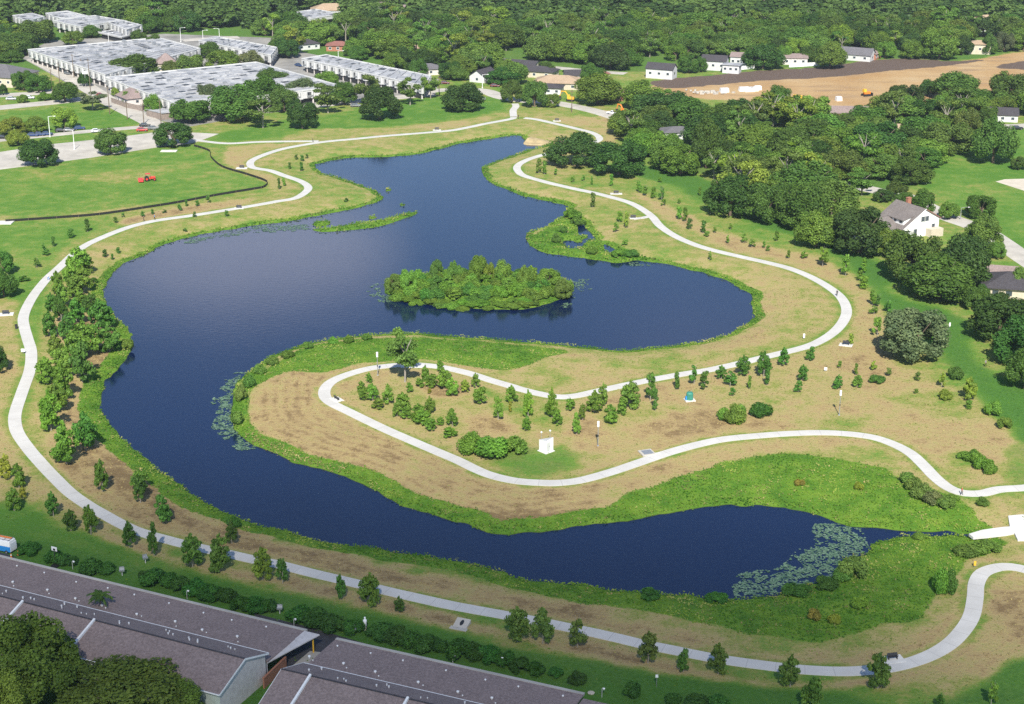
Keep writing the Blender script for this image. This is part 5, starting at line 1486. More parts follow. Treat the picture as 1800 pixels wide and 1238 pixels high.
def wood_tree(x, y, i, where, kind='oak'):
    pine = rr.random() < .26
    h = rr.uniform(8, 14.5) * (1.08 if pine else 1.0)
    w = h * (rr.uniform(.85, 1.1) if pine else rr.uniform(1.35, 1.9))
    col = rr.choice(['pine', 'midoak', 'olive', 'pine', 'lime'] if pine else ['oak', 'oak', 'darkoak', 'midoak', 'midoak', 'midoak', 'olive', 'pine', 'darkoak'])
    tone = {'pine': 'green', 'lime': 'yellow-green', 'olive': 'olive green', 'oak': 'dark green', 'darkoak': 'very dark green', 'midoak': 'mid green', 'grey': 'grey-green'}[col]
    plant('pine' if pine else kind, x, y, 0, h, w, col, f"{tone} {'airy upright tree' if pine else 'round-crowned tree'} {where}", f"{tone} {'airy' if pine else 'round'} trees {where}")
for i, (x, y) in enumerate(sorted(A_r.tolist(), key=lambda p: -p[1])):
    wood_tree(x, y, i, 'in the wood right of the winding walk')
N_IND = 330
for i, (x, y) in enumerate(A_f[:N_IND].tolist()):
    wood_tree(x, y, i, 'in the near part of the far wood', 'broad')
# the rest of the far wood reads as one mass
lowc = []
for k in range(6):
    me = crown_mesh('far_crown', lobes_oak(300 + k) if k < 4 else lobes_pine(320 + k), 620, .105, 330 + k, .75, .72, .4, .5)
    nv, nf = len(me.vertices), len(me.polygons)
    v = np.empty(nv * 3, np.float32); me.vertices.foreach_get('co', v)
    li = np.empty(nf * 4, np.int32); me.loops.foreach_get('vertex_index', li)
    tt = np.empty(nf, np.float32); me.attributes['tint'].data.foreach_get('value', tt)
    lowc.append((v.reshape(-1, 3), li.reshape(-1, 4), tt)); bpy.data.meshes.remove(me)
V_, F_, T_, base = [], [], [], 0
for (x, y) in A_f[N_IND:].tolist():
    k = rr.choice([0, 1, 2, 3, 0, 1, 2, 3, 4, 5])
    v, f, t = lowc[k]
    h = rr.uniform(8, 14.5); w = h * (rr.uniform(1.35, 1.9) if k < 4 else rr.uniform(.8, 1.05)); a = rr.uniform(0, 6.28)
    R2 = np.array([[math.cos(a), -math.sin(a), 0], [math.sin(a), math.cos(a), 0], [0, 0, 1]])
    V_.append((v * np.array([w, w, h])) @ R2.T + np.array([x, y, 0]))
    F_.append(f + base); base += len(v)
    T_.append(np.clip(t * .7 + rr.uniform(-.45, .75) + (.25 if k > 3 else 0), -.35, 1.5))
print('individual wood trees', len(A_r), N_IND, 'mass', len(A_f) - N_IND, dict(_count))
if V_:
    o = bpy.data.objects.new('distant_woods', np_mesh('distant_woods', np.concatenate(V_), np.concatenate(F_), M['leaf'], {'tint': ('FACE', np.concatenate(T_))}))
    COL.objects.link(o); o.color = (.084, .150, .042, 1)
    tag(o, kind='stuff')

# ------------------------------------------------------------------ tall grass, straw and reeds
def grass_material():
    t = NT('grass_blades')
    tint, straw = t.attr('tint'), t.attr('straw')
    c = t.ramp(tint, [(.0, (.048, .125, .016)), (.5, (.115, .210, .026)), (1, (.215, .290, .050))])
    s = t.ramp(tint, [(.0, (.27, .215, .095)), (1, (.43, .35, .16))])
    c = t.mix(straw, c, s)
    t.t.nodes.remove(t.b)
    df = t.n('ShaderNodeBsdfDiffuse'); tr = t.n('ShaderNodeBsdfTranslucent')
    t.l(c, df.inputs['Color']); t.l(c, tr.inputs['Color'])
    m = t.n('ShaderNodeMixShader', Fac=.25)
    t.l(df.outputs[0], m.inputs[1]); t.l(tr.outputs[0], m.inputs[2]); t.l(m.outputs[0], t.out.inputs['Surface'])
    return t.mat
M['grass'] = grass_material()
def sample(n, xr, yr):
    p = np.column_stack([RNG.uniform(*xr, n), RNG.uniform(*yr, n)])
    return p[np.abs(p[:, 0]) < p[:, 1] * .34 + 5]
p1 = sample(430000, (-145, 150), (205, 450)); p2 = sample(120000, (-150, 110), (450, 640))
pts = np.concatenate([p1, p2])
lu = grid_at(lush, pts[:, 0], pts[:, 1]); sd = grid_at(g_sh, pts[:, 0], pts[:, 1])
keep = (lu > .45) & (sd > .1) & (RNG.random(len(pts)) < np.where(sd < 2.5, 1.0, .7))
pts, lu, sd = pts[keep], lu[keep], sd[keep]
zz = zs(pts)
big_n = fbm(pts[:, 0] / 9, pts[:, 1] / 9, 51); mid_n = fbm(pts[:, 0] / 2.5, pts[:, 1] / 2.5, 52)
hh = np.where(sd < 1.6, .5, .22) * (.35 + 1.5 * mid_n)
pos = np.column_stack([pts, zz + hh * RNG.uniform(.25, 1.0, len(pts))])
nrm = RNG.normal(size=(len(pts), 3)) * np.array([.45, .45, .4]) + np.array([0, -.4, .9])
v, f = leaf_cards(pos, nrm, .29 + .2 * (pts[:, 1] > 450), RNG)
tint = np.clip((big_n - .5) * 2.0 + .45 + (mid_n - .5) * .8 + RNG.uniform(-.2, .25, len(pts)), 0, 1)
ridge = P(500, 800); rd = (pts[:, 0] > P(430, 760)[0]) & (pts[:, 1] > P(600, 850)[1]) & (pts[:, 1] < P(420, 700)[1]) & (pts[:, 0] < P(600, 840)[0]) & (sd < 3.2)
straw = np.clip((rd * .75 + (mid_n > .66) * .45 + (RNG.random(len(pts)) < .07) * .6) * RNG.uniform(.3, 1.1, len(pts)), 0, 1)
o = bpy.data.objects.new('tall_grass', np_mesh('tall_grass', v, f, M['grass'], {'tint': ('FACE', tint), 'straw': ('FACE', straw)}))
COL.objects.link(o); tag(o, kind='stuff')
print('tall grass', len(pts))
pts = np.concatenate([sample(150000, (-130, 130), (205, 420)), sample(30000, (-150, 130), (420, 560))])
dr, lu, sd, de = (grid_at(a, pts[:, 0], pts[:, 1]) for a in (dry, lush, g_sh, deep))
gpth = grid_at(g_path, pts[:, 0], pts[:, 1])
keep = (lu < .4) & (sd > .5) & (gpth > 1.9) & (RNG.random(len(pts)) < np.where(dr > .4, .45, .15)) & (dr > .02)
pts, dr, de = pts[keep], dr[keep], de[keep]
mid_n = fbm(pts[:, 0] / 3, pts[:, 1] / 3, 61)
pos = np.column_stack([pts, zs(pts) + RNG.uniform(.02, .10, len(pts))])
nrm = RNG.normal(size=(len(pts), 3)) * np.array([.6, .6, .3]) + np.array([0, -.1, .8])
v, f = leaf_cards(pos, nrm, .22, RNG, 1.4)
tint = np.clip(RNG.uniform(.2, .8, len(pts)) - de * .3, 0, 1)
straw = np.clip((dr - .25) * 1.9 + (mid_n - .5) * 1.6 + RNG.uniform(-.25, .25, len(pts)), 0, 1)
o = bpy.data.objects.new('mown_straw', np_mesh('mown_straw', v, f, M['grass'], {'tint': ('FACE', tint), 'straw': ('FACE', straw)}))
COL.objects.link(o); tag(o, kind='stuff')
print('straw', len(pts))

# ------------------------------------------------------------------ lily pads
def lily_material():
    t = NT('lily_leaf')
    c = t.ramp(t.attr('tint'), [(0, (.05, .11, .055)), (.6, (.105, .18, .105)), (1, (.17, .25, .16))])
    t.l(c, t.b.inputs['Base Color']); t.b.inputs['Roughness'].default_value = .5
    return t.mat
M['lily'] = lily_material()
def pads(name, polys, label, thresh=.45, step=.42):
    V, F, T = [], [], []; n = 0
    for poly, th in polys:
        w = smooth(PP(poly, WATER_Z), 3); lo_, hi_ = w.min(0), w.max(0)
        m = int((hi_[0] - lo_[0]) * (hi_[1] - lo_[1]) / step ** 2 * 1.7)
        q = np.column_stack([RNG.uniform(lo_[0], hi_[0], m), RNG.uniform(lo_[1], hi_[1], m)])
        d = sdist(q, w, 20)
        ok = (d + (fbm(q[:, 0] / 2.2, q[:, 1] / 2.2, 71) - th) * 6 > 0) & (d > -1) & (shore_d(q) < -.1) & (fbm(q[:, 0] / .9, q[:, 1] / .9, 72) > .36)
        for x, y in q[ok]:
            r_ = random.uniform(.11, .25); a0 = random.random() * 6.28; z = WATER_Z + random.uniform(.03, .09)
            tx, ty = random.uniform(-.12, .12), random.uniform(-.12, .12)
            V.append([(x + r_ * math.cos(a0 + k * 1.0472), y + r_ * math.sin(a0 + k * 1.0472), z + r_ * (tx * math.cos(a0 + k * 1.0472) + ty * math.sin(a0 + k * 1.0472))) for k in range(6)])
            T.append(random.random())
    V = np.array(V).reshape(-1, 3); F = np.arange(len(V)).reshape(-1, 6)
    o = bpy.data.objects.new(name, np_mesh(name, V, F, M['lily'], {'tint': ('FACE', np.array(T))}))
    COL.objects.link(o); tag(o, label, kind='stuff')
pads('lily_pads', [([(1288,1022),(1320,1010),(1375,1002),(1400,980),(1415,968),(1440,965),(1440,945),(1440,925),(1480,922),(1512,930),(1520,955),(1525,968),(1490,985),(1470,1005),(1440,1018),(1380,1034),(1320,1050),(1295,1045)], .42)], 'big mat of grey-green lily pads by the spillway end', step=.34)
pads('lily_pads', [([(398,668),(430,655),(420,690),(408,700),(392,695),(388,680)], .47), ([(375,700),(400,700),(400,712),(380,712)], .47), ([(385,712),(405,715),(400,740),(412,760),(400,765),(380,752),(388,730)], .46), ([(395,762),(420,760),(440,775),(450,785),(430,792),(410,778)], .5)], 'strip of grey-green lily pads off the brown peninsula', step=.34)
pads('lily_pads', [([(650,500),(672,498),(678,515),(700,530),(690,540),(660,522),(648,512)], .62), ([(985,495),(1030,492),(1040,505),(1010,515),(1000,535),(985,540),(1005,512)], .6), ([(440,398),(490,395),(540,395),(550,400),(500,408),(450,408)], .58), ([(330,420),(400,408),(440,402),(445,408),(400,416),(340,428)], .6), ([(690,585),(740,580),(730,588)], .6), ([(1105,462),(1130,462),(1150,466),(1120,468)], .5)], 'scattered lily pads around the island and far bank')

# ------------------------------------------------------------------ silt fence
def px_line(px, n=5): return smooth(PP(px), n, False)
sf = px_line([(341,258),(355,262),(369,268),(371,278),(391,295),(433,308),(465,319),(470,325),(463,331),(448,334),(376,346),(313,358),(250,368),(175,379),(100,385),(10,391)], 4)
e = empty('silt_fence', (*sf[0], 0), 0, 'low black silt fence curving round the left lawn', 'silt fence')
b = MB(); zf = zs(sf)
for p, q, za, zb in zip(sf, sf[1:], zf, zf[1:]):
    d = (q - p) / (np.linalg.norm(q - p) + 1e-9); nr = np.array([-d[1], d[0]]) * .04
    hull_box(b, [(*(p - nr - sf[0]), za - .1), (*(q - nr - sf[0]), zb - .1), (*(q + nr - sf[0]), zb - .1), (*(p + nr - sf[0]), za - .1), (*(p - nr - sf[0]), za + .8), (*(q - nr - sf[0]), zb + .8), (*(q + nr - sf[0]), zb + .8), (*(p + nr - sf[0]), za + .8)])
b.build('fabric', M['black_cloth'], e)
for k in range(0, len(sf), 2):
    b = MB(); p = sf[k] - sf[0]; b.box((p[0], p[1], zf[k] + .45), (.08, .16, 1.0)); b.build('stake', M['bark'], e)

# ------------------------------------------------------------------ poles and lamps
def utility_pole(px, top, base, label):
    x, y, z = G(px, base); s = ppm(x, y, z); h = (base - top) / s / math.cos(PITCH)
    e = empty('utility_pole', (x, y, z), math.radians(-35), label, 'utility pole', 'dark utility poles along the left streets')
    b = MB(); b.tube([(0, 0, -.1), (0, 0, h)], [.2, .13], 8); b.build('shaft', M['bark'], e)
    b = MB(); b.box((0, 0, h - .8), (2.2, .12, .14)); b.build('crossarm', M['bark'], e)
    for dx in (-1, 0, 1):
        b = MB(); b.tube([(dx * .95, 0, h - .73), (dx * .95, 0, h - .5)], [.06, .05], 6); b.build('insulator', M['grey_metal'], e)
for px, top, base, lb in [(193,155,201,'utility pole at the left corner of the gatehouse court'),(224,180,210,'utility pole before the gatehouse board fence'),(253,183,218,'utility pole left of the flat-roofed shed'),(284,178,228,'utility pole in front of the flat-roofed shed'),(161,108,181,'tall utility pole by the tall street sign'),(130,97,136,'utility pole in front of the largest apartment block'),(92,124,161,'utility pole beside the oaks of the cream building'),(105,112,146,'utility pole between cream building and largest block'),(1005,160,198,'utility pole beside the street works'),(772,135,170,'utility pole at the end of the long block'),(144,105,130,'thin pole before the largest block carports')]:
    utility_pole(px, top, base, lb)

def street_lamp(px, top, base, label, side=1, mat='grey_metal', arm=2.2):
    x, y, z = G(px, base); s = ppm(x, y, z); h = (base - top) / s / math.cos(PITCH)
    e = empty('street_lamp', (x, y, z), 0, label, 'street lamp')
    b = MB(); b.tube([(0, 0, -.1), (0, 0, h * .5), (0, 0, h)], [.14, .12, .09], 8); b.box((0, 0, .1), (.5, .5, .25)); b.build('pole', M[mat], e)
    b = MB(); b.tube([(0, 0, h - .05), (side * arm * .5, 0, h + .15), (side * arm, 0, h + .2)], [.07, .06, .05], 6); b.build('arm', M[mat], e)
    b = MB(); b.box((side * (arm + .3), 0, h + .2), (.8, .34, .16), taper=.8); b.build('lamp_head', M['white'], e)
street_lamp(1243, 213, 250, 'pale street lamp standing up out of the wood', 1)
street_lamp(1688, 366, 386, 'street lamp beside the white gabled house', 1)
street_lamp(131, 231, 263, 'pale lamp post on the car park edge', -1, 'white')
street_lamp(88, 207, 241, 'pale lamp post behind the blue cars', 1, 'white')
street_lamp(318, 51, 74, 'lamp post beyond the largest apartment block', 1, 'white')
street_lamp(357, 55, 72, 'lamp post on the far street behind the apartments', 1, 'white')
street_lamp(386, 52, 70, 'second lamp post on the far street behind the apartments', -1, 'white')
street_lamp(192, 60, 84, 'lamp post behind the largest block', 1, 'white')
street_lamp(595, 91, 106, 'lamp post behind the long narrow block', 1, 'white')
street_lamp(1114, 186, 206, 'lamp post at the end of the street works', 1, 'white')
street_lamp(860, 7, 26, 'lamp post near the top edge', 1, 'white')
street_lamp(848, 133, 155, 'lamp post at the bend of the top street', 1, 'white')
# tall sign by the street
x, y, z = G(151, 153); s = ppm(x, y, z); h = 24 / s
e = empty('street_sign', (x, y, z), 0, 'tall white sign on a post at the street corner', 'sign')
b = MB(); b.tube([(0, 0, -.1), (0, 0, h)], [.16, .14], 8); b.build('post', M['grey_metal'], e)
b = MB(); b.box((0, 0, h + .3), (2.2, .3, 1.3)); b.build('panel', M['white'], e)

def pole_light(px, top, base, label):
    x, y, z = G(px, base); s = ppm(x, y, z); h = (base - top) / s / math.cos(PITCH)
    e = empty('path_light', (x, y, z), 0, label, 'path light', 'white-topped light poles on the brown plot')
    b = MB(); b.tube([(0, 0, -.1), (0, 0, h - .9)], [.10, .08], 8); b.tube([(0, 0, 0), (0, 0, .18)], [.25, .2], 8); b.build('pole', M['grey_metal'], e)
    b = MB(); b.tube([(0, 0, h - 1.25), (0, 0, h - 1.2), (0, 0, h - .06), (0, 0, h)], [.15, .24, .24, .12], 10); b.build('lamp_head', M['white'], e)
    b = MB(); b.box((0, -.14, h * .42), (.22, .14, .34)); b.build('control_box', M['dark_metal'], e)
pole_light(664, 619, 660, 'white-topped light pole beside the lone pine')
pole_light(1051, 740, 784, 'white-topped light pole right of the white cabinet')
pole_light(1475, 686, 730, 'white-topped light pole on the right of the brown plot')

# ------------------------------------------------------------------ cabinets, drains, pads
x, y, z = G(960, 793)
e = empty('equipment_cabinet', (x, y, z), math.radians(42), 'tall white equipment cabinet with two ball-topped masts', 'cabinet')
b = MB(); hull_box(b, [(-1.05, -1.05, .12), (1.05, -1.05, .12), (1.05, 1.05, .12), (-1.05, 1.05, .12), (-1.05, -1.05, 2.8), (1.05, -1.05, 3.1), (1.05, 1.05, 2.2), (-1.05, 1.05, 2.5)]); b.build('body', M['white'], e, .03)
b = MB(); hull_box(b, [(-1.06, -1.06, 2.81), (1.06, -1.06, 3.11), (1.06, 1.06, 2.21), (-1.06, 1.06, 2.51), (-1.06, -1.06, 2.85), (1.06, -1.06, 3.15), (1.06, 1.06, 2.25), (-1.06, 1.06, 2.55)]); b.build('top', M['wall_white'], e)
b = MB(); b.box((0, 0, .06), (2.6, 2.6, .12)); b.build('plinth', M['concrete'], e)
b = MB(); b.box((-.4, -1.07, 1.4), (.9, .05, 2.0)); d_ = b.build('door', M['wall_white'], e)
b = MB(); b.box((-.1, -1.11, 1.4), (.05, .06, .2)); b.build('handle', M['dark_metal'], d_)
for mx, my, hh_ in ((-.7, .7, 4.0), (.9, -.2, 4.2)):
    b = MB(); b.tube([(mx, my, 2.8), (mx, my, hh_)], [.05, .04], 6); m_ = b.build('mast', M['grey_metal'], e)
    b = MB(); b.ball((mx, my, hh_ + .16), .2); b.build('ball', M['white'], m_)
x, y, z = G(1212, 704)
e = empty('transformer', (x, y, z), math.radians(12), 'green pad transformer on a pale concrete base', 'transformer')
b = MB(); b.box((0, 0, .1), (2.3, 2.0, .3)); b.build('base', M['concrete'], e)
b = MB(); b.tube([(0, 0, .25), (0, 0, 1.7), (0, 0, 1.95), (0, 0, 2.0)], [.8, .78, .62, .1], 14); b.build('body', M['teal'], e)
b = MB(); b.box((.1, -.8, 1.1), (.7, .08, 1.0)); b.build('door', M['teal'], e)
b = MB(); b.box((-.9, -.2, .7), (.3, .5, .8)); b.build('junction_box', M['blue'], e)
b = MB(); b.tube([(.55, .3, 1.9), (.55, .3, 2.25)], [.06, .06], 6); b.build('vent_pipe', M['grey_metal'], e)

x, y, z = G(812, 1099)
e = empty('culvert_headwall', (x, y, z), math.radians(-22), 'sloping concrete culvert mouth with dark round hole', 'culvert')
b = MB(); hull_box(b, [(-1.2, -1.0, 0), (1.2, -1.0, 0), (1.2, 1.0, 0), (-1.2, 1.0, 0), (-1.2, -1.0, .12), (1.2, -1.0, .12), (1.2, 1.0, .75), (-1.2, 1.0, .75)]); b.box((0, -1.4, .05), (3.0, .9, .14)); b.build('apron', M['old_concrete'], e)
b = MB()
ring = [(math.cos(t) * .32, -.0 + math.sin(t) * .62) for t in np.linspace(0, 6.283, 15)[:-1]]
for lo_k, hi_k in (((.0), (.0)),):
    i = len(b.v); b.v += [(x_, y_, .435 + y_ * .315 + .006) for x_, y_ in ring] + [(x_, y_, .435 + y_ * .315 + .03) for x_, y_ in ring]
    n_ = len(ring)
    for k in range(n_): b.f.append((i + k, i + (k + 1) % n_, i + n_ + (k + 1) % n_, i + n_ + k)); b.m.append(0)
    b.f.append(tuple(i + n_ + k for k in range(n_))); b.m.append(0)
b.build('pipe_mouth', M['dark'], e)
x, y, z = G(1137, 797)
e = empty('storm_drain', (x, y, z), math.radians(18), 'square grated storm drain slab beside the path', 'drain')
b = MB(); b.box((0, 0, .1), (2.9, 2.9, .3)); b.build('slab', M['old_concrete'], e)
b = MB(); b.box((.1, 0, .27), (2.1, 2.1, .04)); b.build('grate', M['grey_metal'], e)
b = MB(); b.box((1.9, -.9, .02), (1.4, .9, .14)); b.build('apron', M['concrete'], e)

def bench(px, py, rz, label, pad=(3.0, 2.2), sheltered=False):
    x, y, z = G(px, py)
    e = empty('bench', (x, y, z + .12), math.radians(rz), label, 'bench', 'dark benches on concrete pads')
    b = MB(); b.box((0, 0, .47), (1.7, .46, .05)); b.build('seat', M['dark_metal'], e)
    b = MB(); hull_box(b, [(-.85, .22, .5), (.85, .22, .5), (.85, .27, .5), (-.85, .27, .5), (-.85, .34, .95), (.85, .34, .95), (.85, .39, .95), (-.85, .39, .95)]); b.build('backrest', M['dark_metal'], e)
    for s_ in (-.7, .7):
        b = MB(); b.box((s_, 0, .22), (.08, .44, .45)); b.build('leg', M['dark_metal'], e)
        b = MB(); b.box((s_ * 1.18, .02, .66), (.06, .5, .05)); b.build('armrest', M['dark_metal'], e)
    b = MB(); b.box((0, 0, -.06), (*pad, .24), 0)
    o = b.build('concrete_pad', M['concrete']); o.location = (x, y, z + .055); o.rotation_euler = (0, 0, math.radians(rz))
    tag(o, f"concrete pad under the {label}", 'concrete pad', 'concrete pads beside the walk')
bench(725, 644, 0, 'bench in the lone pine\'s shadow', (5.5, 2.4))
bench(592, 703, 125, 'bench at the tip of the bend')
bench(1569, 1160, 12, 'bench by the lowest walk bend', (3.6, 2.4))
bench(1083, 341, 0, 'bench near the marshy spit', (4.0, 2.0))
bench(1113, 384, 0, 'bench at the end of the short spur', (2.2, 2.2))
bench(420, 366.5, 0, 'bench on the left walk', (3.2, 2.0))
bench(1487, 607, -20, 'bench below the right walk bend', (3.2, 2.2))
bench(10, 553, 10, 'bench at the left frame edge', (4.0, 2.6))
bench(768, 229, 0, 'bench on the top walk', (3.2, 2.0))
bench(979, 213, 0, 'bench by the walk entrance', (3.2, 2.0))
bench(425, 296, 0, 'bench inside the left loop', (4.0, 2.6))
for px, py, sx, sy, lb in ((297, 266, 6, 3, 'bare concrete slab on the lawn near the silt fence end'), (3, 392, 7, 4, 'bare concrete slab at the left end of the silt fence')):
    x, y, z = G(px, py); b = MB(); b.box((0, 0, .05), (sx, sy, .3)); o = b.build('concrete_slab', M['concrete']); o.location = (x, y, z); tag(o, lb, 'concrete slab')
x, y, z = G(29, 578)
e = empty('trash_bin', (x, y, z), 0, 'black trash bin at the left edge of the walk', 'trash bin')
b = MB(); b.tube([(0, 0, 0), (0, 0, .95), (0, 0, 1.0)], [.33, .36, .30], 12); b.build('bin', M['dark_metal'], e)
b = MB(); b.tube([(0, 0, 1.0), (0, 0, 1.12), (0, 0, 1.18)], [.38, .36, .1], 12); b.build('lid', M['rubber'], e)
def small_sign(px, base, h, w_, mat, label, ph=.6):
    x, y, z = G(px, base)
    e = empty('sign_post', (x, y, z), 0, label, 'sign')
    b = MB(); b.tube([(0, 0, -.1), (0, 0, h)], [.05, .05], 6); b.build('post', M['grey_metal'], e)
    b = MB(); b.box((0, -.06, h - ph / 2), (w_, .05, ph)); b.build('panel', M[mat], e)
small_sign(41, 622, 1.3, .9, 'white', 'white and blue low sign at the left of the walk', .8)
small_sign(1154, 1207, 2.1, .42, 'white', 'small white sign on a thin post on the dark lawn', .5)
small_sign(1669, 577, 1.5, .4, 'white', 'white post sign on the slope below the big oaks', 1.0)
small_sign(1413, 596, 1.4, .45, 'white', 'white marker post beside the right walk bend', 1.1)
small_sign(1451, 653, 1.0, .7, 'white', 'small white marker among the plot saplings', .7)
small_sign(1713, 997, 1.2, .4, 'yellow', 'small yellow marker by the last bend', .9)

# ------------------------------------------------------------------ tractor and diggers
def wheel(b, c, r, w_, m=0, hub=None):
    b.tube([(c[0], c[1] - w_ / 2, c[2]), (c[0], c[1] - w_ * .35, c[2]), (c[0], c[1] + w_ * .35, c[2]), (c[0], c[1] + w_ / 2, c[2])], [r * .82, r, r, r * .82], 14, m)
x, y, z = G(263, 318)
e = empty('tractor', (x, y, z), math.radians(14), 'red tractor with wide red mower on the left lawn', 'tractor')
b = MB(); b.box((1.1, 0, 1.15), (2.0, .9, .75), taper=.9); b.box((-.3, 0, .85), (1.6, .7, .5)); b.build('body', M['red'], e, .05)
b = MB(); b.box((-.5, 0, 2.55), (1.7, 1.5, .1)); b.build('canopy', M['red'], e)
for sx, sy in ((.3, .65), (.3, -.65), (-1.2, .65), (-1.2, -.65)):
    b = MB(); b.box((sx, sy, 1.85), (.08, .08, 1.4)); b.build('canopy_post', M['dark_metal'], e)
for sx, sy, r_, ww in ((-.9, .85, .8, .45), (-.9, -.85, .8, .45), (1.7, .7, .5, .3), (1.7, -.7, .5, .3)):
    b = MB(); wheel(b, (sx, sy, r_), r_, ww); w = b.build('wheel', M['rubber'], e)
    b = MB(); wheel(b, (sx, sy, r_), r_ * .5, ww + .06); b.build('rim', M['red'], w)
b = MB(); b.box((-.6, 0, 1.3), (.6, .6, .5)); b.build('seat', M['dark_metal'], e)
b = MB(); b.box((-3.0, 0, .5), (1.8, 2.0, .3)); b.box((-2.0, 0, .7), (1.4, .2, .2)); mw = b.build('mower_deck', M['red'], e)
for s_ in (-1, 1):
    b = MB(); b.box((-3.0, s_ * 1.95, .5), (1.7, 1.75, .24)); b.build('mower_wing', M['red'], e)

def excavator(px, base, rz, mat, label, scale=1.0, boom=1):
    x, y, z = G(px, base)
    e = empty('excavator', (x, y, z), math.radians(rz), label, 'excavator')
    S = scale
    for s_ in (-1, 1):
        b = MB(); b.box((0, s_ * 1.1 * S, .45 * S), (3.6 * S, .6 * S, .8 * S), taper=.9); b.build('track', M['rubber'], e)
    b = MB(); b.box((-.3 * S, 0, 1.5 * S), (3.0 * S, 2.3 * S, 1.1 * S)); b.tube([(0, 0, .7 * S), (0, 0, 1.0 * S)], [.7 * S, .7 * S], 10); b.build('body', M[mat], e, .06)
    b = MB(); b.box((.7 * S, .65 * S, 2.3 * S), (1.3 * S, 1.0 * S, 1.5 * S), taper=.88); c_ = b.build('cab', M[mat], e)
    b = MB(); b.box((1.33 * S, .65 * S, 2.45 * S), (.06, .8 * S, .9 * S)); b.build('window', M['glass'], c_)
    b = MB(); b.tube([(1.0 * S, -.3 * S, 1.8 * S), (2.6 * S, -.3 * S, 4.2 * S * boom), (4.6 * S, -.3 * S, 4.3 * S * boom)], [.28 * S, .32 * S, .2 * S], 6); b.build('boom', M[mat], e)
    b = MB(); b.tube([(4.5 * S, -.3 * S, 4.5 * S * boom), (5.3 * S, -.3 * S, 2.0 * S)], [.22 * S, .18 * S], 6); b.build('stick', M[mat], e)
    b = MB(); hull_box(b, [(4.6 * S, -.8 * S, 1.0 * S), (5.6 * S, -.8 * S, 1.0 * S), (5.6 * S, .2 * S, 1.0 * S), (4.6 * S, .2 * S, 1.0 * S), (4.9 * S, -.8 * S, 2.0 * S), (5.5 * S, -.8 * S, 2.0 * S), (5.5 * S, .2 * S, 2.0 * S), (4.9 * S, .2 * S, 2.0 * S)]); b.build('bucket', M['dark_metal'], e)
excavator(1003, 178, 160, 'yellow', 'yellow excavator beside the wide street oak', .95)
excavator(1097, 202, 130, 'orange', 'orange excavator at the end of the street works', .9)
excavator(1410, 178, 170, 'yellow', 'yellow excavator low on the bare earth field', .85, .7)
x, y, z = G(1522, 169)
e = empty('bulldozer', (x, y, z), math.radians(20), 'orange bulldozer on the bare earth field', 'bulldozer')
for s_ in (-1, 1):
    b = MB(); b.box((0, s_ * 1.1, .5), (3.6, .6, 1.0), taper=.85); b.build('track', M['rubber'], e)
b = MB(); b.box((.4, 0, 1.4), (3.0, 1.5, 1.1)); b.build('body', M['orange'], e, .05)
b = MB(); b.box((-.8, 0, 2.5), (1.5, 1.5, 1.4), taper=.9); c_ = b.build('cab', M['yellow'], e)
b = MB(); b.box((-.02, 0, 2.6), (.06, 1.2, .8)); b.build('window', M['glass'], c_)
b = MB(); b.box((2.5, 0, .8), (.25, 3.4, 1.3)); b.build('blade', M['dark_metal'], e)
for k, (px, py, sx) in enumerate([(1308,160,5),(1317,161,4.5),(1325,160,4),(1332,158,3),(1273,162,4),(1474,177,2.5)]):
    x, y, z = G(px, py); b = MB(); b.box((0, 0, .8), (sx, 2.4, 1.6), taper=.9); b.box((0, 0, 1.68), (sx * .92, 2.2, .16))
    o = b.build('storage_box', M['white']); o.location = (x, y, z); o.rotation_euler = (0, 0, .2)
    tag(o, ['longest white storage box on the bare earth','white storage box next to the longest one on bare earth','third white storage box of the row on bare earth','smallest white storage box ending the row on bare earth','lone white storage box left of the bare earth row','white box at the green mound on bare earth'][k], 'storage box')
b = MB()
for k in range(26):
    b.box((random.gauss(0, 4.5), random.gauss(0, 2), random.uniform(.1, .7)), (random.uniform(.8, 2.2), random.uniform(.5, 1.4), random.uniform(.3, .8)), random.random() * 3)
x, y, z = G(1240, 164); o = b.build('rubble_pile', M['old_concrete']); o.location = (x, y, z); tag(o, 'heap of broken pale rubble on the bare earth', 'rubble', kind='stuff')

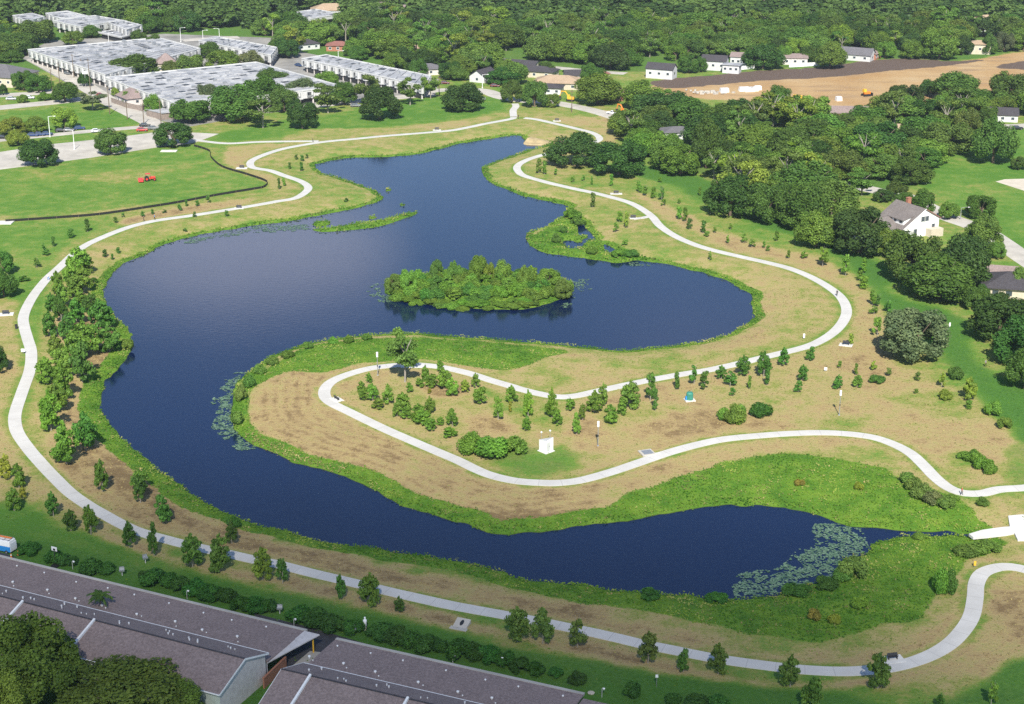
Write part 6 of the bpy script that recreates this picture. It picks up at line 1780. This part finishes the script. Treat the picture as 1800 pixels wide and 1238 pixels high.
# ------------------------------------------------------------------ cars
paints = {}
def car_paint(n, c):
    if n not in paints: paints[n] = simple('car_paint_' + n, c, .3, .05, 3, spec=.5)
    return paints[n]
def make_car(n, c, label, loc, rz, pickup=False):
    e = empty('parked_car', loc, rz, label, 'car', 'cars parked along the streets')
    b = MB(); hull_box(b, [(-2.2, -.88, .35), (2.2, -.88, .35), (2.2, .88, .35), (-2.2, .88, .35), (-2.25, -.9, .95), (2.15, -.85, .85), (2.15, .85, .85), (-2.25, .9, .95)])
    hull_box(b, [(-.6 if pickup else -1.9, -.84, .9), (1.0, -.84, .86), (1.0, .84, .86), (-.6 if pickup else -1.9, .84, .9), (-.5 if pickup else -1.35, -.66, 1.5), (.3, -.66, 1.5), (.3, .66, 1.5), (-.5 if pickup else -1.35, .66, 1.5)])
    b.build('body', car_paint(n, c), e, .05)
    for s_ in (-1, 1):
        b = MB(); hull_box(b, [(-.5 if pickup else -1.65, s_ * .80, 1.0), (.75, s_ * .80, 1.0), (.75, s_ * .845, 1.0), (-.5 if pickup else -1.65, s_ * .845, 1.0), (-.45 if pickup else -1.3, s_ * .66, 1.43), (.25, s_ * .66, 1.43), (.25, s_ * .71, 1.43), (-.45 if pickup else -1.3, s_ * .71, 1.43)]); b.build('side_window', M['glass'], e)
    b = MB(); hull_box(b, [(.95, -.76, .92), (1.03, -.76, .92), (1.03, .76, .92), (.95, .76, .92), (.30, -.6, 1.46), (.38, -.6, 1.46), (.38, .6, 1.46), (.30, .6, 1.46)]); b.build('windscreen', M['glass'], e)
    for wx in (-1.35, 1.4):
        for wy in (-.8, .8):
            b = MB(); wheel(b, (wx, wy, .33), .33, .22); w = b.build('wheel', M['rubber'], e)
            b = MB(); wheel(b, (wx, wy, .33), .18, .25); b.build('rim', M['grey_metal'], w)
    return e
CARC = {'white': (.75, .75, .76), 'red': (.45, .04, .035), 'black': (.02, .021, .024), 'grey': (.16, .17, .18), 'blue': (.03, .06, .16), 'silver': (.5, .51, .53), 'maroon': (.13, .02, .03)}
for px, py, n, deg, lb in [(170,233,'white',20,'white car alone on the street past the small lawn'),(250,231,'red',8,'red car at the street bend by the utility poles'),(255,223,'black',5,'black car behind the red car'),(270,228,'grey',5,'dark grey car right of the red car'),(287,257,'white',5,'white car half under the dark car park oak'),(297,258,'blue',5,'blue car under the dark car park oak'),(58,240,'blue',3,'leftmost dark blue car in the row under trees'),(70,239,'blue',3,'second dark blue car in the row under trees'),(83,238,'blue',3,'dark blue car beside the pale lamp post'),(107,232,'black',8,'black car right of the pale lamp post'),(121,231,'grey',12,'grey car beside the round street tree'),(140,228,'blue',18,'blue-grey car at the right end of the row'),(4,244,'black',3,'black car cut by the left edge'),(108,126,'black',-52,'black car on the street before the largest block'),(118,131,'grey',-52,'grey car on the street before the largest block'),(75,108,'black',-52,'dark car under the far end of the largest block'),(525,117,'blue',-45,'blue car at the near end of the long block'),(782,148,'maroon',0,'maroon car behind the slim tree on the top street'),(870,153,'maroon',0,'dark maroon car in the top street drive'),(845,176,'silver',-10,'silver car behind the broad low oak'),(1380,238,'white',10,'white car glimpsed in the wood'),(1788,228,'black',0,'dark car on the street by the right lawn'),(690,176,'white',0,'white car behind the lawn pines'),(500,194,'black',0,'dark car under the oaks at the top lawn'),(625,188,'grey',0,'grey car in shade behind the lawn pine'),(400,213,'black',10,'dark car at the front corner of the oaks'),(90,117,'silver',-52,'silver car before the far half of the largest block'),(142,146,'white',-52,'white car on the street nearest the tall sign'),(176,170,'red',-52,'small red car on the street between the blocks'),(20,176,'silver',5,'silver car alone in the upper left car park'),(52,174,'white',5,'white car in the upper left car park'),(350,205,'silver',30,'silver car behind the shed'),(430,200,'white',12,'white car under the front oaks')]:
    x, y, z = G(px, py)
    make_car(n, CARC[n], lb, (x, y, z + .06), math.radians(deg))
x, y, z = G(1076, 201); make_car('white', CARC['white'], 'white pickup truck at the street works', (x, y, z + .06), math.radians(-25), True)

# van cut by the left edge
x, y = P(6, 968, 0)
e = empty('work_van', (x, y, 0), ROT_A + .06, 'white and blue work van with roof rack at the left edge', 'van')
b = MB(); hull_box(b, [(-2.9, -1, .45), (2.3, -1, .45), (2.3, 1, .45), (-2.9, 1, .45), (-2.9, -1, 1.45), (2.3, -1, 1.45), (2.3, 1, 1.45), (-2.9, 1, 1.45)]); b.build('lower_body', M['blue'], e, .06)
b = MB(); hull_box(b, [(-2.9, -.99, 1.46), (2.28, -.99, 1.46), (2.28, .99, 1.46), (-2.9, .99, 1.46), (-2.8, -.85, 2.5), (2.2, -.85, 2.5), (2.2, .85, 2.5), (-2.8, .85, 2.5)]); b.build('upper_body', M['white'], e, .08)
b = MB(); b.box((2.34, 0, 1.3), (.06, 1.7, 1.6)); b.build('rear_door', M['white'], e)
for wx in (-2.0, 1.5):
    for wy in (-.95, .95):
        b = MB(); wheel(b, (wx, wy, .38), .38, .25); w = b.build('wheel', M['rubber'], e)
        b = MB(); wheel(b, (wx, wy, .38), .2, .28); b.build('rim', M['grey_metal'], w)
b = MB()
for dx in (-2, -.6, .8, 1.9): b.box((dx, 0, 2.62), (.06, 1.7, .06))
for dy in (-.6, .6): b.box((-.1, dy, 2.68), (4.6, .06, .05))
b.build('roof_rack', M['grey_metal'], e)
b = MB(); b.box((-.1, .2, 2.76), (4.2, .4, .08)); b.build('ladder', M['orange'], e)
for px, py, lb in ((20, 981, 'orange traffic cone right behind the van'), (32, 976, 'orange traffic cone on the grass beside the van')):
    x, y, z = G(px, py)
    e = empty('traffic_cone', (x, y, z), 0, lb, 'traffic cone')
    b = MB(); b.tube([(0, 0, .04), (0, 0, .9)], [.2, .04], 10); b.build('cone', M['orange'], e)
    b = MB(); b.box((0, 0, .03), (.5, .5, .06)); b.build('base', M['rubber'], e)
    b = MB(); b.tube([(0, 0, .5), (0, 0, .7)], [.14, .10], 10); b.build('band', M['white'], e)

# ------------------------------------------------------------------ back gardens of the townhouses
x, y, z = G(97, 996)
e = empty('basketball_hoop', (x, y, z), ROT_A, 'portable basketball hoop with white backboard on the dark lawn', 'basketball hoop')
b = MB(); b.box((0, 0, .12), (1.3, .9, .24)); b.build('base', M['rubber'], e)
b = MB(); b.tube([(0, 0, .2), (-.2, .3, 2.6), (-.5, .7, 3.0)], [.06, .06, .05], 8); b.build('pole', M['dark_metal'], e)
b = MB(); b.box((-.5, .75, 3.0), (1.2, .05, .8)); bb = b.build('backboard', M['white'], e)
b = MB(); b.box((-.5, .71, 2.9), (.5, .02, .36)); b.build('target_square', M['dark_metal'], bb)
b = MB()
for k in range(12):
    t = k * math.pi / 6; b.box((-.5 + .23 * math.cos(t), 1.02 + .23 * math.sin(t), 2.75), (.14, .04, .04), t + math.pi / 2)
b.build('rim', M['orange'], e)
def lantern(px, base, label, h=1.5):
    x, y, z = G(px, base)
    e = empty('garden_lantern', (x, y, z), 0, label, 'garden lantern', 'small pale lantern posts along the garage roofs')
    b = MB(); b.tube([(0, 0, -.05), (0, 0, h), (.12, 0, h + .18), (.28, 0, h + .12)], [.05, .045, .04, .03], 6); b.build('post', M['wall_white'], e)
    b = MB(); b.tube([(.28, 0, h + .16), (.28, 0, h + .05), (.28, 0, h - .18)], [.04, .2, .12], 8); b.build('lamp', M['white'], e)
for px, base, lb in [(128,1001,'lantern post behind the first garage roof, nearest the hoop'),(329,1053,'lantern post behind the middle of the first garage roof'),(517,1103,'lantern post at the dark driveway'),(796,1167,'lantern post behind the second garage roof'),(880,1172,'low lantern post on the lawn behind the second garage roof'),(1058,1226,'lantern post at the notch of the lowest roof')]:
    lantern(px, base, lb)
def grill(px, base, label):
    x, y, z = G(px, base)
    e = empty('barbecue_grill', (x, y, z), random.random(), label, 'barbecue grill', 'pedestal grills on the dark lawn')
    b = MB(); b.tube([(0, 0, -.05), (0, 0, .85)], [.08, .08], 8); b.build('pedestal', M['wall_white'], e)
    b = MB(); b.box((0, 0, 1.0), (.85, .55, .32), taper=1.08); b.build('firebox', M['grey_metal'], e)
    b = MB(); b.box((0, .3, 1.35), (.85, .06, .5)); b.build('lid', M['grey_metal'], e)
for px, base, lb in [(215,1012,'grill with white pedestal by the hedge'),(492,1079,'grill with white pedestal left of the pale statue'),(621,1116,'dark grill beside the pale statue'),(256,990,'small dark grill near the path side of the hedge')]:
    grill(px, base, lb)
x, y, z = G(642, 1107)
e = empty('garden_statue', (x, y, z), 0, 'white upright figure-like garden statue on the dark lawn', 'statue')
b = MB(); b.tube([(0, 0, 0), (0, 0, .5), (0, 0, .55)], [.3, .24, .22], 10); b.build('plinth', M['cream'], e)
b = MB(); b.tube([(0, 0, .5), (0, 0, .9), (0, 0, 1.3), (0, 0, 1.75), (0, 0, 1.9), (0, 0, 1.98), (0, 0, 2.15), (0, 0, 2.3), (0, 0, 2.36)], [.24, .27, .25, .34, .2, .1, .17, .13, .03], 12); b.build('figure', M['white'], e, smooth_shade=True)
x, y, z = G(1039, 1219)
b = MB(); b.tube([(0, 0, 0), (0, 0, .14), (0, 0, .16)], [.5, .55, .4], 14); o = b.build('stone_bowl', M['cream']); o.location = (x, y, z); tag(o, 'shallow round stone bowl on the lawn by the lowest roof', 'stone bowl')
# palms by the garages
def palm(px, py, z0, h, r_, label):
    x, y = P(px, py, z0 + h)
    e = empty('palm_tree', (x, y, z0), 0, label, 'palm tree')
    b = MB(); b.tube([(0, 0, 0), (.05, 0, h)], [.16, .12], 8); b.build('trunk', M['bark'], e)
    V, F = [], []
    for k in range(26):
        t = k * 2.399; el = random.uniform(.15, 1.1); L_ = r_ * random.uniform(.8, 1.15)
        for s_ in range(7):
            u = s_ / 7; u2 = (s_ + 1) / 7
            def pt(u): return np.array([math.cos(t) * L_ * u * math.cos(el * (1 - u)), math.sin(t) * L_ * u * math.cos(el * (1 - u)), h + L_ * (math.sin(el) * u - .75 * u * u)])
            a, c = pt(u), pt(u2); sd_ = np.array([-math.sin(t), math.cos(t), 0]) * r_ * .17 * math.sin(math.pi * (.1 + .85 * (u + u2) / 2))
            for sg in (-1, 1):
                i = len(V); V += [a, c, c + sg * sd_ + (0, 0, -.12 * r_), a + sg * sd_ + (0, 0, -.12 * r_)]; F.append((i, i + 1, i + 2, i + 3))
    o = bpy.data.objects.new('fronds', np_mesh('palm_fronds', np.array(V), np.array(F), M['leaf'], {'tint': ('FACE', RNG.random(len(F)))})); COL.objects.link(o); o.parent = e; o.color = (.075, .15, .035, 1)
palm(175, 1046, 0, 5.2, 1.9, 'small palm rising between garage roof and townhouse roof')
palm(567, 1164, 0, 2.0, 1.3, 'little bright palm on the patio between the rows')
palm(520, 36, 0, 9, 2.2, 'tall palm before the pale tan hip roof'); palm(463, 3, 0, 9, 2.2, 'tall palm at the top edge')

# ------------------------------------------------------------------ people on the walk
def person_mesh(name, shirt, trousers, stride):
    me = bpy.data.meshes.new(name)
    J = {'pel': (0, 0, .95, .13), 'wst': (0, 0, 1.12, .125), 'chs': (0, .0, 1.34, .15), 'nek': (0, 0, 1.5, .06), 'hd1': (0, -.015, 1.6, .085), 'hd2': (0, -.01, 1.70, .095)}
    for s_, n_ in ((1, 'l'), (-1, 'r')):
        st = stride * s_
        J['hip' + n_] = (.1 * s_, 0, .9, .095); J['kne' + n_] = (.11 * s_, -st * .5 - .03, .5, .065); J['ank' + n_] = (.11 * s_, -st + .03, .09, .045); J['toe' + n_] = (.12 * s_, -st - .12, .04, .04)
        J['sho' + n_] = (.19 * s_, 0, 1.43, .065); J['elb' + n_] = (.25 * s_, st * .35 + .02, 1.15, .045); J['wri' + n_] = (.25 * s_, st * .6 - .1, .92, .034); J['han' + n_] = (.25 * s_, st * .65 - .14, .83, .036)
    keys = list(J); E_ = [('pel', 'wst'), ('wst', 'chs'), ('chs', 'nek'), ('nek', 'hd1'), ('hd1', 'hd2')]
    for n_ in 'lr': E_ += [('pel', 'hip' + n_), ('hip' + n_, 'kne' + n_), ('kne' + n_, 'ank' + n_), ('ank' + n_, 'toe' + n_), ('chs', 'sho' + n_), ('sho' + n_, 'elb' + n_), ('elb' + n_, 'wri' + n_), ('wri' + n_, 'han' + n_)]
    me.from_pydata([J[k][:3] for k in keys], [(keys.index(a), keys.index(c)) for a, c in E_], [])
    o = bpy.data.objects.new(name, me); COL.objects.link(o)
    md = o.modifiers.new('skin', 'SKIN'); sb = o.modifiers.new('sub', 'SUBSURF'); sb.levels = 1; sb.render_levels = 1
    for k, v in zip(keys, me.skin_vertices[0].data): v.radius = (J[k][3], J[k][3]); v.use_root = (k == 'pel')
    dg = bpy.context.evaluated_depsgraph_get()
    out = bpy.data.meshes.new_from_object(o.evaluated_get(dg))
    bpy.data.objects.remove(o, do_unlink=True)
    out.materials.clear()
    for mt in (M['skin'], shirt, trousers, M['rubber'], M['bark']): out.materials.append(mt)
    for p in out.polygons:
        c = p.center
        p.material_index = 3 if c.z < .1 else 2 if c.z < 1.0 and abs(c.x) < .21 else 1 if 1.0 <= c.z < 1.49 and not (abs(c.x) > .2 and c.z < 1.2) else 4 if (c.z > 1.7 or (c.z > 1.6 and c.y > .02)) else 0
        p.use_smooth = True
    return out
def person(px, py, shirt, trousers, rz, stride, label):
    x, y, z = G(px, py)
    o = bpy.data.objects.new('person', person_mesh('person', M[shirt], M[trousers], stride)); COL.objects.link(o)
    o.location = (x, y, z + .075); o.rotation_euler = (0, 0, math.radians(rz)); tag(o, label, 'person')
person(1690, 871, 'red', 'black_cloth', 80, .22, 'person in red top walking by the spillway shrubs')
person(253, 390, 'black_cloth', 'dark_metal', 100, .2, 'person in dark clothes walking on the far left path')
person(272, 387, 'blue', 'black_cloth', 100, .2, 'person in blue top walking just ahead of the one in black')
person(85, 493, 'white', 'blue', 40, .24, 'person in white top on the path by the dense tree row')
person(550, 250, 'black_cloth', 'black_cloth', 90, .2, 'person in black on the thin path fork')
person(1732, 645, 'grey_metal', 'black_cloth', 30, .12, 'person in grey standing on the dark green slope')
person(911, 209, 'black_cloth', 'dark_metal', 10, .15, 'person in dark clothes at the walk entrance')
person(1471, 521, 'dark_metal', 'black_cloth', 150, .22, 'person in dark clothes on the right walk bend')

# ------------------------------------------------------------------ air
hz = NT('haze')
hz.t.nodes.remove(hz.b)
pv = hz.n('ShaderNodeVolumePrincipled', Density=.00008, Anisotropy=.2)
pv.inputs['Color'].default_value = (.80, .90, 1.0, 1)
hz.l(pv.outputs['Volume'], hz.out.inputs['Volume'])
b = MB(); b.box((0, 1300, 66), (3500, 3500, 150))
b.v = [(x_, y_, -8.0 if z_ < 60 else 141.0) for x_, y_, z_ in b.v]
o = b.build('haze', hz.mat); tag(o, kind='stuff')

# ------------------------------------------------------------------ the cloud that shades the near lawns and roofs
cm = NT('cloud_vapour')
cm.t.nodes.remove(cm.b)
tc = cm.n('ShaderNodeTexCoord')
ln = cm.n('ShaderNodeVectorMath'); ln.operation = 'LENGTH'
sp = cm.n('ShaderNodeMapping'); sp.inputs['Scale'].default_value = (1 / 190, 1 / 104, 0)
cm.l(tc.outputs['Object'], sp.inputs['Vector']); cm.l(sp.outputs['Vector'], ln.inputs[0])
nz = cm.noise(.018, 4, .6, True)
r_ = cm.math('ADD', ln.outputs['Value'], cm.math('MULTIPLY', cm.math('SUBTRACT', nz, .5), .5))
al = cm.math('MULTIPLY', cm.smoothstep(r_, 1.0, .30), .54)
tp = cm.n('ShaderNodeBsdfTransparent'); tl = cm.n('ShaderNodeBsdfTranslucent')
tl.inputs['Color'].default_value = (.9, .9, .92, 1)
ms = cm.n('ShaderNodeMixShader')
cm.l(al, ms.inputs[0]); cm.l(tp.outputs[0], ms.inputs[1]); cm.l(tl.outputs[0], ms.inputs[2]); cm.l(ms.outputs[0], cm.out.inputs['Surface'])
V, F = [], []
nu, nv_ = 48, 14
for j in range(nv_ + 1):
    for i in range(nu):
        th, ph = 2 * math.pi * i / nu, math.pi * j / nv_
        k = 1 + .16 * math.sin(3 * th + 2 * ph) + .10 * math.sin(7 * th - 3 * ph)
        V.append((190 * k * math.sin(ph) * math.cos(th), 104 * k * math.sin(ph) * math.sin(th), 22 * math.cos(ph) * (1 + .25 * math.sin(5 * th) * math.sin(ph))))
for j in range(nv_):
    for i in range(nu): F.append((j * nu + i, j * nu + (i + 1) % nu, (j + 1) * nu + (i + 1) % nu, (j + 1) * nu + i))
me = np_mesh('cloud', np.array(V), np.array(F), cm.mat, smooth_shade=True)
o = bpy.data.objects.new('cloud', me); COL.objects.link(o)
alt = 420.0
o.location = (-24, 206 - alt / math.tan(SUN_EL), alt)
o.rotation_euler = (0, 0, math.radians(-12))
tag(o, kind='structure')
